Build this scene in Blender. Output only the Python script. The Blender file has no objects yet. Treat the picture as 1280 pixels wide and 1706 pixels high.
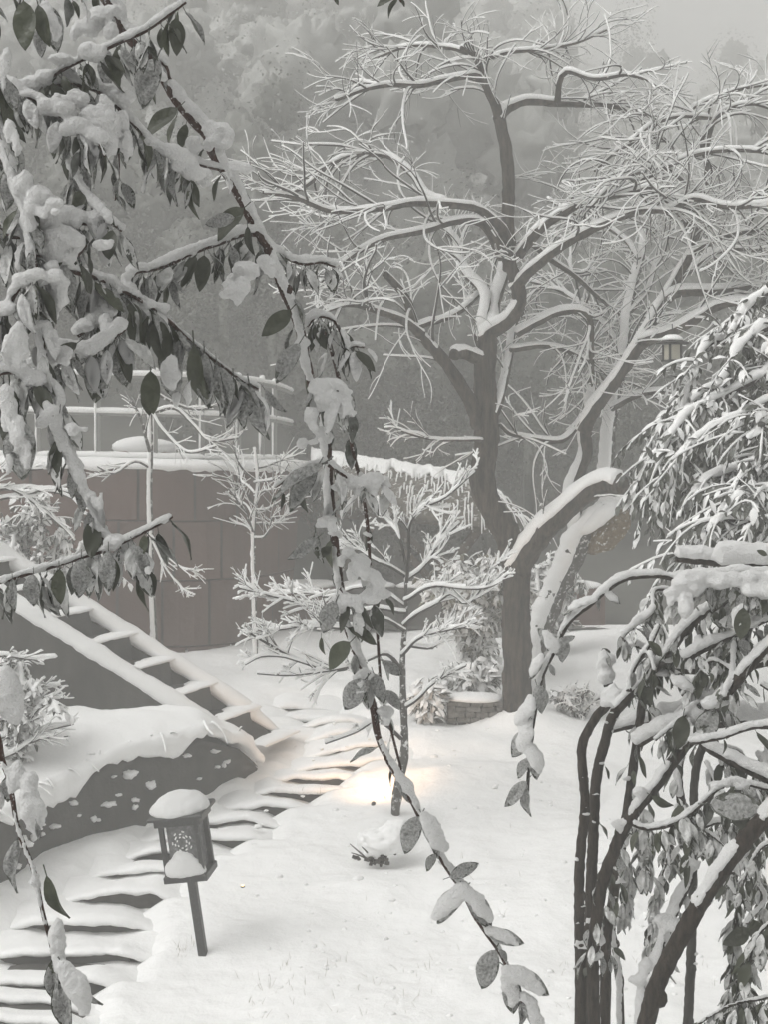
import bpy, math, random
import numpy as np
from mathutils import Vector, Matrix

random.seed(11)
rng = np.random.default_rng(11)
sc = bpy.context.scene
COL = sc.collection

# ------------------------------------------------------------------ camera, sky, sun, exposure
F = 2400.0            # focal length in photo pixels (photo 1280 x 1706)
HZ = 720.0            # photo row of the horizon
H = 3.0               # eye height
cam_d = bpy.data.cameras.new('camera')
cam = bpy.data.objects.new('camera', cam_d)
COL.objects.link(cam)
cam.location = (0, 0, H)
cam.rotation_euler = (math.radians(90), 0, 0)
cam_d.sensor_fit = 'VERTICAL'
cam_d.sensor_height = 36.0
cam_d.lens = 36.0 * F / 1706.0
cam_d.shift_y = (HZ - 853.0) / 1706.0
cam_d.clip_start = 0.05
cam_d.clip_end = 600
sc.camera = cam

SUN_EL, SUN_AZ = math.radians(50), math.radians(-113)
world = bpy.data.worlds.new('World')
sc.world = world
world.use_nodes = True
wn = world.node_tree.nodes
wl = world.node_tree.links
bg = wn['Background']
skyt = wn.new('ShaderNodeTexSky')
skyt.sky_type = 'NISHITA'
skyt.sun_disc = False
skyt.sun_elevation = SUN_EL
skyt.sun_rotation = SUN_AZ
skyt.air_density = 1.0
skyt.dust_density = 8.0
hs = wn.new('ShaderNodeHueSaturation')     # overcast: the blue is taken out of the sky
hs.inputs['Saturation'].default_value = 0.03
wl.new(skyt.outputs[0], hs.inputs['Color'])
wl.new(hs.outputs[0], bg.inputs['Color'])
bg.inputs['Strength'].default_value = 0.15

sun_d = bpy.data.lights.new('sun', 'SUN')
sun = bpy.data.objects.new('sun', sun_d)
COL.objects.link(sun)
sun_d.energy = 0.9
sun_d.angle = math.radians(30)
sun_d.color = (1.0, 0.985, 0.96)
sun.rotation_euler = Vector((math.cos(SUN_EL) * math.sin(SUN_AZ), math.cos(SUN_EL) * math.cos(SUN_AZ),
                             math.sin(SUN_EL))).to_track_quat('Z', 'Y').to_euler()

sc.view_settings.view_transform = 'Standard'
sc.view_settings.look = 'None'
sc.view_settings.gamma = 1
sc.view_settings.use_curve_mapping = False
sc.view_settings.exposure = 0.07
sc.render.engine = 'CYCLES'
cy = sc.cycles
cy.use_denoising = True
cy.use_adaptive_sampling = True
cy.adaptive_threshold = 0.02
cy.max_bounces = 5
cy.diffuse_bounces = 3
cy.glossy_bounces = 2
cy.transmission_bounces = 3
cy.volume_bounces = 3
cy.transparent_max_bounces = 6
cy.caustics_reflective = False
cy.caustics_refractive = False

# ------------------------------------------------------------------ small helpers
def P(px, py, d):
    """the point at depth d seen at photo pixel (px, py)"""
    return np.array([(px - 640.0) / F * d, d, H - (py - HZ) / F * d])

def tag(o, label=None, cat=None, group=None, kind=None):
    if label: o['label'] = label
    if cat: o['category'] = cat
    if group: o['group'] = group
    if kind: o['kind'] = kind
    return o

def empty(name, loc, label, cat, group=None):
    o = bpy.data.objects.new(name, None)
    o.location = [float(v) for v in loc]
    o.empty_display_size = 0.1
    COL.objects.link(o)
    return tag(o, label, cat, group)

def _hash(ix, iy, iz, seed):
    h = (ix.astype(np.int64) * 374761393 + iy.astype(np.int64) * 668265263 + iz.astype(np.int64) * 2147483647 + seed * 974711) & 0xffffffff
    h = ((h ^ (h >> 13)) * 1274126177) & 0xffffffff
    h = (h ^ (h >> 16)) & 0xffffff
    return h / float(0xffffff)

def vn(p, scale=1.0, seed=0):
    """smooth value noise in -1..1 at points p (N x 3)"""
    p = np.asarray(p, float) * scale
    i = np.floor(p).astype(np.int64)
    f = p - i
    f = f * f * (3 - 2 * f)
    x, y, z = i[..., 0], i[..., 1], i[..., 2]
    fx, fy, fz = f[..., 0], f[..., 1], f[..., 2]
    r = 0
    for dx in (0, 1):
        for dy in (0, 1):
            for dz in (0, 1):
                w = (fx if dx else 1 - fx) * (fy if dy else 1 - fy) * (fz if dz else 1 - fz)
                r = r + w * _hash(x + dx, y + dy, z + dz, seed)
    return r * 2 - 1

def fbm(p, scale=1.0, seed=0, octv=3):
    a, r = 1.0, 0
    for k in range(octv):
        r = r + a * vn(p, scale, seed + k * 17)
        a *= 0.5
        scale *= 2.1
    return r / 1.6

class Acc:
    """collects quads; build() links them as ONE mesh object"""
    def __init__(s):
        s.v, s.q, s.m, s.n = [], [], [], 0
    def add(s, v, q, mi=0):
        v = np.asarray(v, float).reshape(-1, 3)
        q = np.asarray(q, np.int64).reshape(-1, 4)
        s.v.append(v); s.q.append(q + s.n); s.m.append(np.full(len(q), mi, np.int32)); s.n += len(v)
    def grid(s, V, mi=0, wrap=False, flip=False):
        """V: rows x cols x 3"""
        a, b = V.shape[:2]
        idx = np.arange(a * b).reshape(a, b)
        nx = np.roll(idx, -1, 1) if wrap else idx[:, 1:]
        i0 = idx if wrap else idx[:, :-1]
        q = np.stack([i0[:-1], nx[:-1], nx[1:], i0[1:]], -1).reshape(-1, 4)
        if flip: q = q[:, ::-1]
        s.add(V.reshape(-1, 3), q, mi)
    def box(s, c, size, rot=None, mi=0, jit=0.0, bev=0.0):
        """box with optionally bevelled vertical and top edges"""
        c = np.asarray(c, float); sx, sy, sz = [v / 2 for v in size]
        b = min(bev, sx * .9, sy * .9, sz * .9)
        prof = [(-sz, 0), (sz - b, 0), (sz, b)] if b > 0 else [(-sz, 0), (sz, 0)]
        rings = []
        for z, ins in prof:
            x, y = sx - ins, sy - ins
            if b > 0:
                k = b * .7
                ring = [(-x + k, -y), (x - k, -y), (x, -y + k), (x, y - k), (x - k, y), (-x + k, y), (-x, y - k), (-x, -y + k)]
            else:
                ring = [(-x, -y), (x, -y), (x, y), (-x, y)]
            rings.append([(a, bb, z) for a, bb in ring])
        n = len(rings[0])
        V = np.array([[(0, 0, prof[0][0])] * n] + rings + [[(0, 0, prof[-1][0])] * n], float)
        if jit: V = V + rng.normal(0, jit, V.shape)
        if rot is not None: V = V @ np.asarray(rot, float).T
        s.grid(V + c, mi, wrap=True)
    def build(s, name, mats, parent=None, smooth=True, sub=None, mesh_only=False):
        v = np.concatenate(s.v); q = np.concatenate(s.q); m = np.concatenate(s.m)
        if parent is not None and not mesh_only:
            v = v - np.array(wloc(parent))
        me = bpy.data.meshes.new(name)
        me.vertices.add(len(v)); me.vertices.foreach_set('co', v.astype(np.float32).ravel())
        me.loops.add(q.size); me.loops.foreach_set('vertex_index', q.astype(np.int32).ravel())
        me.polygons.add(len(q))
        me.polygons.foreach_set('loop_start', np.arange(0, q.size, 4, dtype=np.int32))
        me.polygons.foreach_set('loop_total', np.full(len(q), 4, np.int32))
        me.update(calc_edges=True)
        me.polygons.foreach_set('use_smooth', np.full(len(q), smooth, bool))
        for mt in (mats if isinstance(mats, (list, tuple)) else [mats]): me.materials.append(mt)
        me.polygons.foreach_set('material_index', m)
        me.validate()
        if mesh_only: return me
        return link(name, me, parent)

def wloc(o):
    l = np.array(o.location, float)
    return l if o.parent is None else l + wloc(o.parent)

def link(name, me, parent=None):
    o = bpy.data.objects.new(name, me)
    COL.objects.link(o)
    if parent is not None: o.parent = parent
    return o

def smooth_path(pts, step):
    """Catmull-Rom through pts (N x k), resampled at about step"""
    p = np.asarray(pts, float)
    if len(p) < 3:
        n = max(2, int(np.linalg.norm(p[-1, :3] - p[0, :3]) / step) + 1)
        t = np.linspace(0, 1, n)[:, None]
        return p[0] * (1 - t) + p[-1] * t
    e = np.vstack([2 * p[0] - p[1], p, 2 * p[-1] - p[-2]])
    out = []
    for i in range(1, len(e) - 2):
        a, b, c, d = e[i - 1], e[i], e[i + 1], e[i + 2]
        n = max(1, int(round(np.linalg.norm(c[:3] - b[:3]) / step)))
        t = (np.arange(n) / n)[:, None]
        out.append(.5 * (2 * b + (c - a) * t + (2 * a - 5 * b + 4 * c - d) * t * t + (3 * b - a - 3 * c + d) * t ** 3))
    out.append(e[-2][None])
    return np.vstack(out)

def tangents(p):
    t = np.gradient(p, axis=0)
    return t / np.maximum(np.linalg.norm(t, axis=1, keepdims=True), 1e-9)

def frames(T):
    n = np.zeros_like(T)
    ref = np.array([0, 0, 1.0]) if abs(T[0, 2]) < .9 else np.array([1.0, 0, 0])
    u = np.cross(T[0], ref); u /= np.linalg.norm(u)
    for i in range(len(T)):
        u = u - T[i] * np.dot(u, T[i]); u /= max(np.linalg.norm(u), 1e-9)
        n[i] = u
    return n, np.cross(T, n)

def tube(acc, p, r, k=6, rough=0.0, seed=0, mi=0, freq=18.):
    """round tapering branch along p; rough lumps the bark"""
    p = np.asarray(p, float); r = np.broadcast_to(np.asarray(r, float), (len(p),)).copy()
    T = tangents(p); n, b = frames(T)
    a = np.arange(k) / k * 2 * math.pi
    p2 = np.vstack([p[:1] - T[:1] * r[0] * .05, p, p[-1:] + T[-1:] * r[-1] * .5])
    r2 = np.concatenate([[r[0] * .02], r, [r[-1] * .05]])
    n2 = np.vstack([n[:1], n, n[-1:]]); b2 = np.vstack([b[:1], b, b[-1:]])
    dirs = n2[:, None] * np.cos(a)[None, :, None] + b2[:, None] * np.sin(a)[None, :, None]
    R = np.repeat(r2[:, None], k, 1)
    if rough: R = R * (1 + rough * fbm((p2[:, None] + dirs * r2[:, None, None]).reshape(-1, 3) * np.array([1, 1, .35 if k > 12 else 1]), freq, seed).reshape(R.shape))
    acc.grid(p2[:, None] + dirs * R[..., None], mi, wrap=True)

WIND = np.array([-.25, -.30, 1.0]); WIND /= np.linalg.norm(WIND)
def snowcap(acc, p, r, thick, k=7, seed=0, gate=0.0, freq=9., amp=.55, power=1.4, mi=0, wide=.34):
    """the ridge of snow that lies along the upper side of a branch"""
    p = np.asarray(p, float); r = np.broadcast_to(np.asarray(r, float), (len(p),))
    T = tangents(p)
    U = WIND - T * (T @ WIND)[:, None]
    m = np.linalg.norm(U, axis=1)
    U = U / np.maximum(m, 1e-6)[:, None]
    S = np.cross(T, U)
    nz = fbm(p, freq, seed)
    th = np.maximum(thick * np.clip(m, 0, 1) ** power * (1 + amp * nz) - gate * thick * (1 - m), 0)
    th = np.broadcast_to(th, (len(p),)).copy()
    hgt = r * .50 + th * .62
    wid = r * .88 + th * wide
    cen = p + U * (r * .46 + th * .30)[:, None]
    on = (th > thick * .06)
    sc_ = np.where(on, 1.0, .3)
    hgt, wid = hgt * sc_, wid * sc_
    dn = np.where(np.sin(np.arange(k) / k * 2 * math.pi) < -.01, .38 if k > 6 else .5, 1.0)
    a = np.arange(k) / k * 2 * math.pi
    V = cen[:, None] + S[:, None] * (np.cos(a)[None] * wid[:, None])[..., None] + U[:, None] * (dn[None] * np.sin(a)[None] * hgt[:, None])[..., None]
    if k > 6:
        V = V + (V - cen[:, None]) * (.24 * fbm(V.reshape(-1, 3), freq * 3, seed + 5).reshape(V.shape[:2]))[..., None]
    c0 = np.repeat((cen[:1] - T[:1] * th[0] * .4)[:, None], k, 1); c1 = np.repeat((cen[-1:] + T[-1:] * (th[-1] * .5))[:, None], k, 1)
    acc.grid(np.concatenate([c0, V, c1]), mi, wrap=True)

def blob(acc, c, rad, rot=None, seed=0, lump=.22, nu=14, nv=10, freq=None, mi=0, flat=None):
    """a lumpy rounded mass of snow"""
    th = np.linspace(0, math.pi, nv); ph = np.arange(nu) / nu * 2 * math.pi
    D = np.stack([np.sin(th)[:, None] * np.cos(ph)[None], np.sin(th)[:, None] * np.sin(ph)[None], np.cos(th)[:, None] * np.ones(nu)[None]], -1)[:, ::-1]
    rad = np.asarray(rad, float)
    V = D * rad
    if flat is not None: V[..., 2] = np.where(V[..., 2] < 0, V[..., 2] * flat, V[..., 2])
    if rot is not None: V = V @ np.asarray(rot, float).T
    c = np.asarray(c, float)
    fr = freq or 1.1 / float(np.mean(rad))
    V = V * (1 + lump * (fbm((V + c).reshape(-1, 3), fr, seed) + .45 * vn((V + c).reshape(-1, 3), fr * 3.1, seed + 2)).reshape(V.shape[:2]))[..., None]
    acc.grid(V + c, mi, wrap=True)

def grow(start, dirn, L, r, droop=0.0, wander=.5, step=.05, rg=None, flat=.0):
    rg = rg or rng
    n = max(4, int(L / step)); p = [np.array(start)]; d = np.array(dirn, float); d /= np.linalg.norm(d)
    w = rg.normal(0, 1, 3) * wander
    for i in range(n):
        w = w * .9 + rg.normal(0, 1, 3) * wander * .28
        d = d + w * step * 2.2 + np.array([0, 0, -droop]) * step
        d[2] *= (1 - flat * step)
        d /= np.linalg.norm(d); p.append(p[-1] + d * L / n)
    return np.array(p), np.linspace(r, r * .35, n + 1)

def remesh(acc, name, mat, parent, voxel, it=3, bump=.0, freq=60., seed=0, kind='stuff'):
    """melt the collected lumps into one continuous skin of snow"""
    o = acc.build(name, mat, parent)
    m = o.modifiers.new('remesh', 'REMESH'); m.mode = 'VOXEL'; m.voxel_size = voxel; m.use_smooth_shade = True
    s = o.modifiers.new('smooth', 'SMOOTH'); s.iterations = it; s.factor = .5
    dg = bpy.context.evaluated_depsgraph_get()
    me = bpy.data.meshes.new_from_object(o.evaluated_get(dg))
    old = o.data
    o.modifiers.clear(); o.data = me; bpy.data.meshes.remove(old)
    me.name = name
    if not me.materials: me.materials.append(mat)
    n = len(me.vertices)
    if bump and n:
        co = np.empty(n * 3, np.float32); no = np.empty(n * 3, np.float32)
        me.vertices.foreach_get('co', co); me.vertices.foreach_get('normal', no)
        co = co.reshape(-1, 3); no = no.reshape(-1, 3)
        co = co + no * (bump * fbm(co, freq, seed) + bump * 1.8 * fbm(co, freq * .33, seed + 9))[:, None]
        me.vertices.foreach_set('co', co.astype(np.float32).ravel()); me.update()
    me.polygons.foreach_set('use_smooth', np.ones(len(me.polygons), bool))
    if kind: o['kind'] = kind
    return o

# ------------------------------------------------------------------ materials
def new_mat(name, col, rough=.7, spec=.3):
    m = bpy.data.materials.new(name); m.use_nodes = True
    b = m.node_tree.nodes['Principled BSDF']
    b.inputs['Base Color'].default_value = (*col, 1); b.inputs['Roughness'].default_value = rough
    b.inputs['Specular IOR Level'].default_value = spec
    return m, m.node_tree.nodes, m.node_tree.links, b

def noise_node(N, L, scale, detail=4, rough=.55, coord='Object', stretch=None):
    tc = N.new('ShaderNodeTexCoord')
    n = N.new('ShaderNodeTexNoise'); n.inputs['Scale'].default_value = scale
    n.inputs['Detail'].default_value = detail; n.inputs['Roughness'].default_value = rough
    src = tc.outputs[coord]
    if stretch:
        mp = N.new('ShaderNodeMapping'); mp.inputs['Scale'].default_value = stretch
        L.new(src, mp.inputs['Vector']); src = mp.outputs[0]
    L.new(src, n.inputs['Vector'])
    return n

def ramp(N, L, fac, stops):
    r = N.new('ShaderNodeValToRGB')
    e = r.color_ramp.elements
    while len(e) < len(stops): e.new(.5)
    for k, (pos, c) in enumerate(stops):
        e[k].position = pos; e[k].color = (*c, 1)
    L.new(fac, r.inputs[0])
    return r

def bump(N, L, b, h, strength=.3, dist=.01):
    n = N.new('ShaderNodeBump'); n.inputs['Strength'].default_value = strength; n.inputs['Distance'].default_value = dist
    L.new(h, n.inputs['Height']); L.new(n.outputs[0], b.inputs['Normal'])

def mat_snow(name, scale, strength, dist, col=(.86, .86, .85)):
    m, N, L, b = new_mat(name, col, .62, .25)
    n = noise_node(N, L, scale, 5, .62)
    r = ramp(N, L, n.outputs[0], [(.25, tuple(c * .95 for c in col)), (.7, tuple(min(.9, c * 1.02) for c in col))])
    L.new(r.outputs[0], b.inputs['Base Color'])
    bump(N, L, b, n.outputs[0], strength, dist)
    return m
SNOW = mat_snow('snow', 45, .35, .012)
SNOW_NEAR = mat_snow('clinging_snow', 210, 1.0, .009, (.80, .80, .79))
SNOW_WET = mat_snow('wet_snow', 17, .9, .03, (.5, .5, .49))
_N, _L = SNOW_WET.node_tree.nodes, SNOW_WET.node_tree.links
_oi = _N.new('ShaderNodeObjectInfo'); _ma = _N.new('ShaderNodeVectorMath'); _ma.operation = 'ADD'
_mm = _N.new('ShaderNodeMath'); _mm.operation = 'MULTIPLY'; _mm.inputs[1].default_value = 37.0
_L.new(_oi.outputs['Random'], _mm.inputs[0]); _L.new(_mm.outputs[0], _ma.inputs[1])
_nz = [n for n in _N if n.type == 'TEX_NOISE'][0]; _src = _nz.inputs['Vector'].links[0].from_socket
_L.new(_src, _ma.inputs[0]); _L.new(_ma.outputs[0], _nz.inputs['Vector'])
for _n in SNOW_WET.node_tree.nodes:
    if _n.type == 'VALTORGB':
        _n.color_ramp.elements[0].position = .28; _n.color_ramp.elements[0].color = (.20, .205, .19, 1)
        _n.color_ramp.elements[1].position = .66; _n.color_ramp.elements[1].color = (.70, .70, .69, 1)
SNOW_GROUND = mat_snow('ground_snow', 13, .45, .03, (.88, .88, .87))

def mat_bark(name, c0, c1, scale=30, frost=.0, fscale=40, stretch=(1, 1, .25), rough=.85, bs=.6):
    m, N, L, b = new_mat(name, c0, rough, .2)
    n = noise_node(N, L, scale, 6, .65, stretch=stretch)
    r = ramp(N, L, n.outputs[0], [(.36, c0), (.72, c1)])
    out = r.outputs[0]
    if frost:
        f = noise_node(N, L, fscale, 5, .7)
        fr = ramp(N, L, f.outputs[0], [(.60 - .12 * frost, (0, 0, 0)), (.68 - .1 * frost, (1, 1, 1))])
        mx = N.new('ShaderNodeMix'); mx.data_type = 'RGBA'
        L.new(fr.outputs[0], mx.inputs['Factor']); L.new(out, mx.inputs[6]); mx.inputs[7].default_value = (.8, .8, .79, 1)
        out = mx.outputs[2]
    L.new(out, b.inputs['Base Color'])
    bump(N, L, b, n.outputs[0], bs, .02)
    return m
BARK = mat_bark('tree_bark', (.004, .0035, .003), (.095, .076, .058), 30, 0, 75, (1, 1, .16), .85, 1.0)
BARK_FROST = mat_bark('frosted_bark', (.035, .032, .028), (.09, .085, .076), 22, .45, 24)
TWIG = mat_bark('twig_bark', (.022, .02, .017), (.05, .046, .04), 40)
STEM = mat_bark('shrub_stem', (.013, .010, .008), (.06, .047, .036), 90, .0, 90)
STEM_RED = mat_bark('red_brown_stem', (.030, .014, .010), (.075, .038, .028), 150, .1, 150)
TIMBER = mat_bark('timber', (.085, .062, .045), (.16, .12, .09), 18, .2, 12)

def mat_leaf(name, c0, c1, frost, back=None):
    m, N, L, b = new_mat(name, c0, .42, .4)
    n = noise_node(N, L, 5, 4, .6)
    r = ramp(N, L, n.outputs[0], [(.3, c0), (.7, c1)])
    out = r.outputs[0]
    oi = N.new('ShaderNodeObjectInfo')
    hv = N.new('ShaderNodeHueSaturation')
    mr = N.new('ShaderNodeMapRange'); mr.inputs['To Min'].default_value = .65; mr.inputs['To Max'].default_value = 1.35
    L.new(oi.outputs['Random'], mr.inputs['Value']); L.new(mr.outputs[0], hv.inputs['Value']); L.new(out, hv.inputs['Color'])
    out = hv.outputs[0]
    if frost:
        f = noise_node(N, L, 14, 6, .72)
        fr = ramp(N, L, f.outputs[0], [(.56 - .16 * frost, (0, 0, 0)), (.86 - .12 * frost, (1, 1, 1))])
        mx = N.new('ShaderNodeMix'); mx.data_type = 'RGBA'
        L.new(fr.outputs[0], mx.inputs['Factor']); L.new(out, mx.inputs[6]); mx.inputs[7].default_value = (.34, .345, .335, 1)
        out = mx.outputs[2]
    L.new(out, b.inputs['Base Color'])
    bump(N, L, b, n.outputs[0], .25, .02)
    return m
LEAF = mat_leaf('evergreen_leaf', (.026, .031, .016), (.05, .056, .033), .0)
LEAF_FROST = mat_leaf('frosted_leaf', (.020, .025, .015), (.045, .05, .033), .7)
LEAF_FAR = mat_leaf('bush_leaf', (.028, .031, .021), (.055, .06, .042), .5)
LEAF_WARM = mat_leaf('warm_lit_leaf', (.16, .15, .09), (.26, .24, .15), .8)  # leaf colour paled and yellowed to carry the spotlight's warm glow

def mat_stone(name, c0, c1, scale=7, streak=True, rnd=.25, rough=.85):
    m, N, L, b = new_mat(name, c0, rough, .25)
    n = noise_node(N, L, scale, 6, .62, stretch=(1, 1, .3) if streak else None)
    r = ramp(N, L, n.outputs[0], [(.28, c0), (.75, c1)])
    oi = N.new('ShaderNodeObjectInfo'); hv = N.new('ShaderNodeHueSaturation'); mr = N.new('ShaderNodeMapRange')
    mr.inputs['To Min'].default_value = 1 - rnd; mr.inputs['To Max'].default_value = 1 + rnd
    L.new(oi.outputs['Random'], mr.inputs['Value']); L.new(mr.outputs[0], hv.inputs['Value']); L.new(r.outputs[0], hv.inputs['Color'])
    L.new(hv.outputs[0], b.inputs['Base Color'])
    n2 = noise_node(N, L, scale * 7, 5, .6)
    bump(N, L, b, n2.outputs[0], .35, .01)
    return m
WALLSTONE = mat_stone('wall_stone', (.078, .045, .036), (.125, .078, .064), 3, True, .12)
STEPSTONE = mat_stone('step_stone', (.038, .036, .032), (.085, .08, .071), 6, True, .15)
GREYSTONE = mat_stone('grey_stone', (.07, .068, .062), (.2, .195, .18), 26, False, .2)
SOIL = mat_stone('hill_soil', (.045, .046, .038), (.12, .12, .105), .6, False, .1)
RAIL, *_ = new_mat('painted_steel', (.22, .22, .21), .5, .4)
def mat_lamp():
    m, N, L, b = new_mat('lamp_metal', (.035, .035, .034), .45, .5)
    n = noise_node(N, L, 70, 6, .7)
    r = ramp(N, L, n.outputs[0], [(.5, (.014, .014, .013)), (.66, (.04, .04, .039)), (.80, (.4, .4, .39))])
    L.new(r.outputs[0], b.inputs['Base Color'])
    bump(N, L, b, n.outputs[0], .3, .004)
    return m
LAMPMETAL = mat_lamp()
def mat_frost_glass():
    m, N, L, b = new_mat('frosted_glass', (.12, .12, .12), .35, .5)
    n = noise_node(N, L, 34, 6, .75)
    r = ramp(N, L, n.outputs[0], [(.42, (.05, .05, .05)), (.6, (.16, .16, .158)), (.72, (.62, .62, .61))])
    L.new(r.outputs[0], b.inputs['Base Color'])
    return m
LAMPGLASS = mat_frost_glass()
PANE, *_ = new_mat('lantern_pane', (.42, .40, .33), .3, .5)
BURLAP = mat_bark('burlap_wrap', (.10, .075, .045), (.24, .19, .125), 34, .3, 26, (1, 1, 1), .95, 1.0)
THATCH = mat_bark('thatch', (.06, .052, .04), (.15, .135, .11), 30, .3, 16, (.3, .3, 1), .9)
GRASS, *_ = new_mat('dry_grass', (.2, .18, .12), .8, .2)
PINK = mat_stone('pink_boulder', (.25, .18, .16), (.34, .25, .225), 4, False, .05)

# ------------------------------------------------------------------ the ground
def G0(d):
    d = np.asarray(d, float)
    return np.where(d < 14, H - 2.9 + .13 * (d - 7), H - 1.99 + .05 * (d - 14))
MOUNDS = []      # (x, d, amplitude, radius x, radius d)
def d_of(y):     # depth at which the ground is seen on photo row y
    return 3.81 / ((y - HZ) / F + .13)
def GP(px, py, up=0.0):
    d = d_of(py); p = P(px, py, d); p[2] += up
    return p
for px, py, a, rx, rd in [(640, 1385, .05, .25, .25), (862, 1212, .10, .30, .3), (893, 1215, .08, .3, .25), (650, 1300, .05, .5, .2), (980, 1225, .07, .5, .3),
                          (760, 1320, .06, .6, .3), (330, 1590, -.02, .15, .1), (520, 1600, .05, .5, .4), (860, 1500, .05, .7, .4), (700, 1650, .04, .6, .3), (1060, 1420, .06, .5, .4),
                          (570, 1480, .04, .4, .3), (790, 1250, .05, .35, .2), (720, 1235, .05, .3, .2), (600, 1215, .05, .5, .25), (850, 1290, .05, .4, .2)]:
    p = GP(px, py); MOUNDS.append((p[0], p[1], a, rx, rd))

# the flight of low snow-filled steps: (row of the lip, left px, right px, drop)
STEPS = [(1742, -130, 165, .075), (1692, -120, 200, .08), (1652, -110, 222, .08), (1610, -90, 250, .075), (1567, -60, 275, .085), (1526, -20, 300, .085), (1487, 60, 335, .09), (1452, 110, 385, .06),
         (1421, 170, 430, .075), (1392, 200, 462, .07), (1364, 260, 500, .065), (1338, 330, 560, .07), (1313, 385, 610, .06), (1290, 420, 650, .052), (1268, 450, 700, .042),
         (1246, 470, 690, .036), (1226, 480, 660, .03), (1207, 470, 640, .027), (1190, 440, 620, .025), (1173, 420, 600, .022), (1157, 400, 590, .02)]
step_d = [d_of(s[0]) for s in STEPS]
def step_mask(i, x):
    """1 in the middle of step i, 0 beyond its ends"""
    y, a, b, dr = STEPS[i]; d = step_d[i]
    xa, xb = (a - 640) / F * d, (b - 640 + 16 * math.sin(i * 2.3) + 12 * math.sin(i * 5.1)) / F * d
    e = .34
    return np.clip((x - xa) / e, 0, 1) * np.clip((xb - x) / e, 0, 1)
def sstep(t):
    t = np.clip(t, 0, 1); return t * t * (3 - 2 * t)

def G(x, d, detail=True):
    x = np.asarray(x, float); d = np.asarray(d, float)
    x, d = np.broadcast_arrays(x, d)
    z = G0(d).copy()
    for mx, md, a, rx, rd in MOUNDS:
        z = z + a * np.exp(-((x - mx) / rx) ** 2 - ((d - md) / rd) ** 2)
    pts = np.stack([x, d, np.zeros_like(x)], -1)
    z = z + .055 * vn(pts, .8, 3) + .028 * vn(pts, 2.1, 4)
    if detail:
        z = z + .015 * vn(pts, 5, 5) + .0055 * vn(pts * np.array([1, 2.2, 1]), 11, 6) + .0018 * vn(pts, 31, 7)
    return z

def ground_z(x, d):
    z = G(x, d)
    # a trough under the flight of steps, filled by the treads
    for i in range(len(STEPS) - 1):
        d0, d1 = step_d[i], step_d[i + 1]
        m = sstep(step_mask(i, x)) * ((d >= d0 - .02) & (d < d1))
        z = z - min(.17, .05 + 1.5 * STEPS[i + 1][3]) * m
    return z

acc = Acc()
nd, na = 560, 330
dd = 2.2 * (14.6 / 2.2) ** (np.arange(nd) / (nd - 1.0))
aa = np.linspace(-.46, .46, na)
D_, A_ = np.meshgrid(dd, aa, indexing='ij')
X_ = A_ * D_
acc.grid(np.stack([X_, D_, ground_z(X_, D_)], -1))
# outer coarse part of the same sheet
for sx in (-1, 1):
    D2, A2 = np.meshgrid(np.concatenate([[-8, -2, 1], np.linspace(2.2, 15, 40)]), np.linspace(0, 1, 24), indexing='ij')
    X2 = sx * (.45 * np.maximum(D2, 2.2) + A2 * 30)
    acc.grid(np.stack([X2, D2, G(X2, D2, False) - .01], -1), flip=sx < 0)
Dn, Xn = np.meshgrid(np.linspace(-8, 2.3, 16), np.linspace(-1.1, 1.1, 12), indexing='ij')
acc.grid(np.stack([Xn, Dn, G(Xn, Dn, False) - .02], -1))
tag(acc.build('snow_ground', SNOW_GROUND), kind='structure')

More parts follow.
